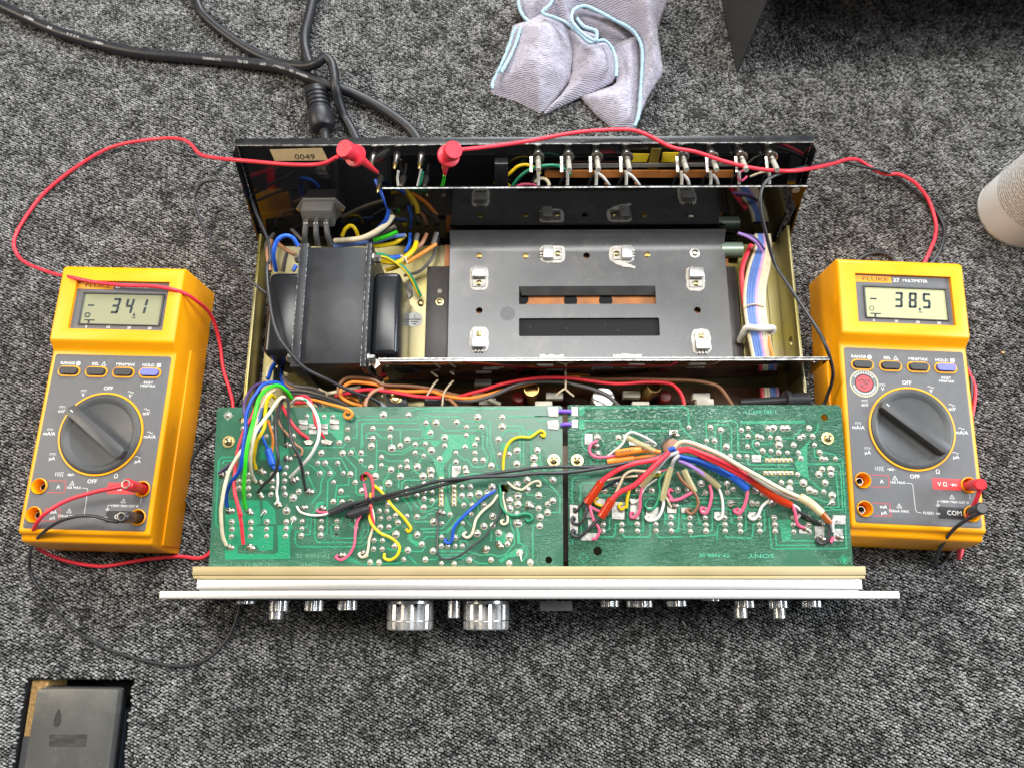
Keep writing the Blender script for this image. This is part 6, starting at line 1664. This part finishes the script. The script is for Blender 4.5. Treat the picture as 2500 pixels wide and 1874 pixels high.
zz = [
 ('X490,-60 830,-60 790,60 730,125 620,230 540,170 500,60', 9, 9, (0, 0), 16, .25),
 ('X1090,930 1300,860 1440,800 1400,640 1400,480 1640,380 1690,520 1680,800 1655,1130 1612,1222 1430,1232 1330,1160 1230,1080', 6, 13, (0, .08), 20, .3),
 ('X930,290 1100,385 1180,450 1330,435 1400,500 1430,740 1300,830 1050,930 850,1010 745,1045 980,800 1010,500', 10, 14, (0, .14), 18, .3),
 ('X440,270 600,235 750,185 900,255 975,330 1012,520 1000,700 975,800 745,1040 620,1010 480,940 260,865 230,800 320,640 400,430', 8, 24, (.10, .14), 40, .42),
 ('X840,-60 1850,-60 1838,280 1868,480 1892,665 1840,760 1750,900 1655,1110 1680,800 1690,520 1640,330 1400,180 1130,65 1020,110 1000,200 1080,290 1240,340 1255,395 1150,370 960,235 725,125 790,60', 20, 22, (0, .12), 24, .25),
 ('X1100,90 1400,185 1560,290 1640,380 1560,480 1500,640 1440,740 1440,560 1400,440 1330,400 1250,330 1130,280 1030,200 1040,110', 5, 6, (0, .03), 14, .25),
]
allc = MB()
for a in zz:
    m = flap(*a); allc.add(m.v, m.f)
allc.build('cloth_body', M_cloth, cl, 70)
for s, z0, z1 in (('X490,-40 500,60 540,155 610,222', 16, 14), ('X840,-40 800,50 725,125 840,170 960,225 1080,330 1180,410 1250,400 1330,395 1400,470 1440,600 1440,740', 34, 22), ('X470,270 440,330 410,430 330,630 250,790 245,860', 20, 12), ('X520,262 480,400 410,560 330,700', 20, 17),
                  ('X1255,360 1235,395 1150,350 1060,270 1010,190 1030,100 1130,62 1260,110 1400,185 1560,270 1640,350 1690,500 1680,800 1655,1100 1615,1220', 38, 12), ('X1255,360 1240,300 1130,260 1060,180', 36, 36)):
    hp = path(s, z0, z1, 0, 14)
    MB().tube(hp, [random.uniform(1.15, 1.75) for _ in hp], 8).build('hem', M_hem, cl, 80)

# ---------------------------------------------------------------- loose cover and spray can
q, q2 = at(1797, 182, 0), at(1775, 0, 0)
cv = thing('metal_cover', 'dark metal cover standing on edge at the top right, shading the carpet', 'equipment cover', (q.x, q.y, 0))
ex = q.x+(q2.x-q.x)*1.0
M_cover = mat('grey_enamel', (.045, .046, .048), .45, noise=.1, nscale=60, bump=.1, bscale=900)
ys = at(1900, 112, 0).y
mb = MB()
mb.add([(q.x, q.y, 1), (q.x+1.3, q.y, 1), (q.x+1.3, q.y, 92), (q.x, q.y, 92), (ex-26, q2.y+190, 1), (ex-24.7, q2.y+190, 1), (ex-24.7, q2.y+190, 92), (ex-26, q2.y+190, 92)],
       [(0, 1, 2, 3), (5, 4, 7, 6), (1, 5, 6, 2), (4, 0, 3, 7), (3, 2, 6, 7), (4, 5, 1, 0)])
sd = mb.build('side_panel', M_cover, cv)
h = at(1796, 52, 40)
MB().lathe([(4, -.2), (4, .2)], (q.x+.65-.12*(h.y-q.y), h.y, 62), (-1, -.1, 0), 18).build('vent_hole', mat('hole_glow', (.35, .35, .35), .6), cv)  # pale disc; the highlight at the hole is put into its colour
mb = MB().box(q.x+1.35, q.x+420, q.y+18, q2.y+190, 90, 91.2)
mb.build('top_panel', M_cover, cv)
MB().box(q.x+418.6, q.x+420, q.y+18, q2.y+190, 1, 89.9).build('side_panel', M_cover, cv)
MB().box(q.x+1.4, q.x+418.5, q2.y+188.6, q2.y+190, 1, 89.9).build('added_light_block', M_cover, cv)  # unseen back, added to keep light out from under the cover

cq = at(2478, 520, 0)
can_ = thing('spray_can', 'white aerosol can with fine grey print standing at the right edge', 'spray can', (cq.x, cq.y, 0))
M_can = mat('can_label', (.68, .68, .67), .35, noise=.03)
nt = M_can.node_tree
bs = nt.nodes['Principled BSDF']
tc = nt.nodes.new('ShaderNodeTexCoord')
sx_ = nt.nodes.new('ShaderNodeSeparateXYZ'); nt.links.new(tc.outputs['Object'], sx_.inputs[0])
at2 = nt.nodes.new('ShaderNodeMath'); at2.operation = 'ARCTAN2'
nt.links.new(sx_.outputs['Y'], at2.inputs[0]); nt.links.new(sx_.outputs['X'], at2.inputs[1])
cb = nt.nodes.new('ShaderNodeCombineXYZ')
ml = nt.nodes.new('ShaderNodeMath'); ml.operation = 'MULTIPLY'; ml.inputs[1].default_value = .033
nt.links.new(at2.outputs[0], ml.inputs[0])
nt.links.new(ml.outputs[0], cb.inputs[0]); nt.links.new(sx_.outputs['Z'], cb.inputs[1])
def mth(op, a, b=None):
    n = nt.nodes.new('ShaderNodeMath'); n.operation = op
    for i, v in enumerate((a, b)):
        if v is None: continue
        if isinstance(v, (int, float)): n.inputs[i].default_value = v
        else: nt.links.new(v, n.inputs[i])
    return n.outputs[0]
fr_ = mth('FRACT', mth('MULTIPLY', sx_.outputs['Z'], 430))
row = mth('MULTIPLY', mth('GREATER_THAN', fr_, .28), mth('LESS_THAN', fr_, .80))
wn = nt.nodes.new('ShaderNodeTexNoise'); wn.inputs['Scale'].default_value = 1; wn.inputs['Detail'].default_value = 2
mp = nt.nodes.new('ShaderNodeMapping'); mp.inputs['Scale'].default_value = (900, 430, 1)
nt.links.new(cb.outputs[0], mp.inputs['Vector']); nt.links.new(mp.outputs[0], wn.inputs['Vector'])
wrd = mth('GREATER_THAN', wn.outputs['Fac'], .44)
blk = mth('MULTIPLY', mth('GREATER_THAN', sx_.outputs['Z'], .030), mth('LESS_THAN', sx_.outputs['Z'], .15))
col_ = mth('MULTIPLY', mth('LESS_THAN', mth('ABSOLUTE', mth('SUBTRACT', mth('ABSOLUTE', at2.outputs[0]), 2.55)), .62), blk)
fac = mth('MULTIPLY', mth('MULTIPLY', row, wrd), mth('MULTIPLY', col_, .75))
mx = nt.nodes.new('ShaderNodeMix'); mx.data_type = 'RGBA'
nt.links.new(fac, mx.inputs['Factor'])
mx.inputs['A'].default_value = (.68, .68, .67, 1); mx.inputs['B'].default_value = (.12, .12, .12, 1)
nt.links.new(mx.outputs['Result'], bs.inputs['Base Color'])
R_ = 33
MB().lathe([(R_-1.2, 3.2), (R_, 3.6), (R_, 150), (R_-1.5, 154), (R_-6, 162), (14, 168), (13, 170)], (cq.x, cq.y, 0), n=64).build('can_body', M_can, can_)
MB().lathe([(R_-2.5, .4), (R_+.6, .8), (R_+.9, 2.2), (R_+.3, 3.4), (R_-1.3, 3.5)], (cq.x, cq.y, 0), n=64).build('bottom_rim', M_metal, can_)
MB().lathe([(12.5, 170), (12.5, 188), (9, 192)], (cq.x, cq.y, 0), n=32).build('cap', mat('cap_white', (.7, .7, .7), .4), can_)

# ---------------------------------------------------------------- floor outlet box in the carpet opening
lt = thing('floor_outlet_box', 'grey plastic floor outlet lid sitting askew in a square carpet opening', 'floor outlet', ((hx0+hx1)/2, (hy0+hy1)/2, -30))
M_lid = mat('dusty_lid', (.068, .068, .065), .36, col2=(.105, .102, .092), nscale=26, bump=.12, bscale=300)
add_speck(M_lid, 300, .18, (.26, .25, .22), .2)
add_patch(M_lid, 34, .52, .78, (.17, .155, .12), .6)
mb = MB().box(hx0-6, hx1+6, hy0-4, hy1+6, -34, -32)
mb.build('box_floor', M_dark, lt)
w4 = MB()
w4.box(hx0-6, hx0-.1, hy0, hy1+4, -31.9, -23).box(hx1+.1, hx1+6, hy0, hy1+4, -31.9, -23).box(hx0-6, hx1+6, hy1+.1, hy1+6, -31.8, -23)
w4.build('box_wall', mat('box_grey', (.05, .055, .065), .4), lt)
chip = mat('chipboard', (.42, .25, .09), .8, noise=.35, nscale=500, bump=.5, bscale=900)
y1 = at(50, 1795, -8).y
mb = MB().box(hx0+.4, hx0+9, y1, hy1-.3, -31.7, -6)
mb.box(hx0+9.05, at(120, 1670, -8).x, hy1-9, hy1-.3, -31.7, -6.5)
mb.build('chipboard_edge', chip, lt)
MB().box(hx0+.5, hx0+7, hy0+1, y1-.2, -31.7, -5).build('frame_bar', mat('frame_grey', (.075, .075, .08), .45), lt)
MB().box(hx1-14, hx1-9, hy0+1, hy1-22, -31.7, -14).build('frame_bar', mat('frame_blue', (.06, .075, .10), .3), lt)
ld = [at(p[0], p[1], 2) for p in parse('Y500,580 1600,590 1470,1640 310,1640')]
lx0, lx1 = at(80, 1760, 2).x, at(280, 1760, 2).x
qs = [(ld[0].x, ld[0].y), (ld[1].x, ld[1].y), (ld[1].x+.2, ld[1].y-75), (ld[0].x-1.0, ld[0].y-75)]
def rounded(q, r=4, n=5):
    out = []
    for i in range(len(q)):
        a, b, c = Vector(q[i-1]), Vector(q[i]), Vector(q[(i+1) % len(q)])
        u, v = (a-b).normalized()*r, (c-b).normalized()*r
        for k in range(n+1):
            t = k/n
            out.append(tuple(((1-t)**2)*(b+u)+2*t*(1-t)*b+t*t*(b+v)))
    return out
lid = MB().prism(rounded(qs), -9, 2, bev=1.2).build('lid', M_lid, lt)
e = MB().prism(rounded([(x+(.9 if i in (1, 2) else -.6), y+(.8 if i < 2 else -.8)) for i, (x, y) in enumerate(qs)]), -10.5, -4.5, bev=.6)
e.build('lid_skirt', mat('lid_black', (.02, .021, .024), .25), lt)
pq = [at(p[0], p[1], 2.05) for p in parse('Y665,1205 1180,1200 1155,1365 660,1365')]
MB().prism([(p.x, p.y) for p in pq], 2.02, 2.14).build('worn_label', mat('worn_label', (.022, .021, .02), .6, col2=(.06, .056, .048), nscale=260, stretch=(.5, 2, 1)), lt)
q = at(*parse('Y780,985')[0], 2)
sc = [(q.x+2.6*math.sin(2*math.pi*k/20)*(1-.35*math.cos(2*math.pi*k/20)), q.y+6.0*math.cos(2*math.pi*k/20)) for k in range(20)]
MB().prism(sc, 2.02, 2.1).build('scuff_mark', mat('scuff', (.016, .016, .014), .7, col2=(.05, .048, .04), nscale=700), lt)

# ---------------------------------------------------------------- litter on the carpet
q = at(2448, 861, 2.4)
o = MB().box(q.x-1.3, q.x+1.3, q.y-.9, q.y+1.0, 1.6, 3.2, .5, 2).build('crumb', mat('crumb', (.55, .36, .16), .8, noise=.3, nscale=900))
o['label'] = 'tiny tan crumb on the carpet right of the multimeter with the red sticker'; o['category'] = 'crumb'
p = path('1664,1516 1669,1519 1674,1526', 2.6, 2.4, .5)
o = MB().tube(p, .35, 6).build('lint_thread', mat('lint', (.6, .6, .58), .9))
o['label'] = 'short white lint thread on the dark carpet below the small front knobs'; o['category'] = 'lint'
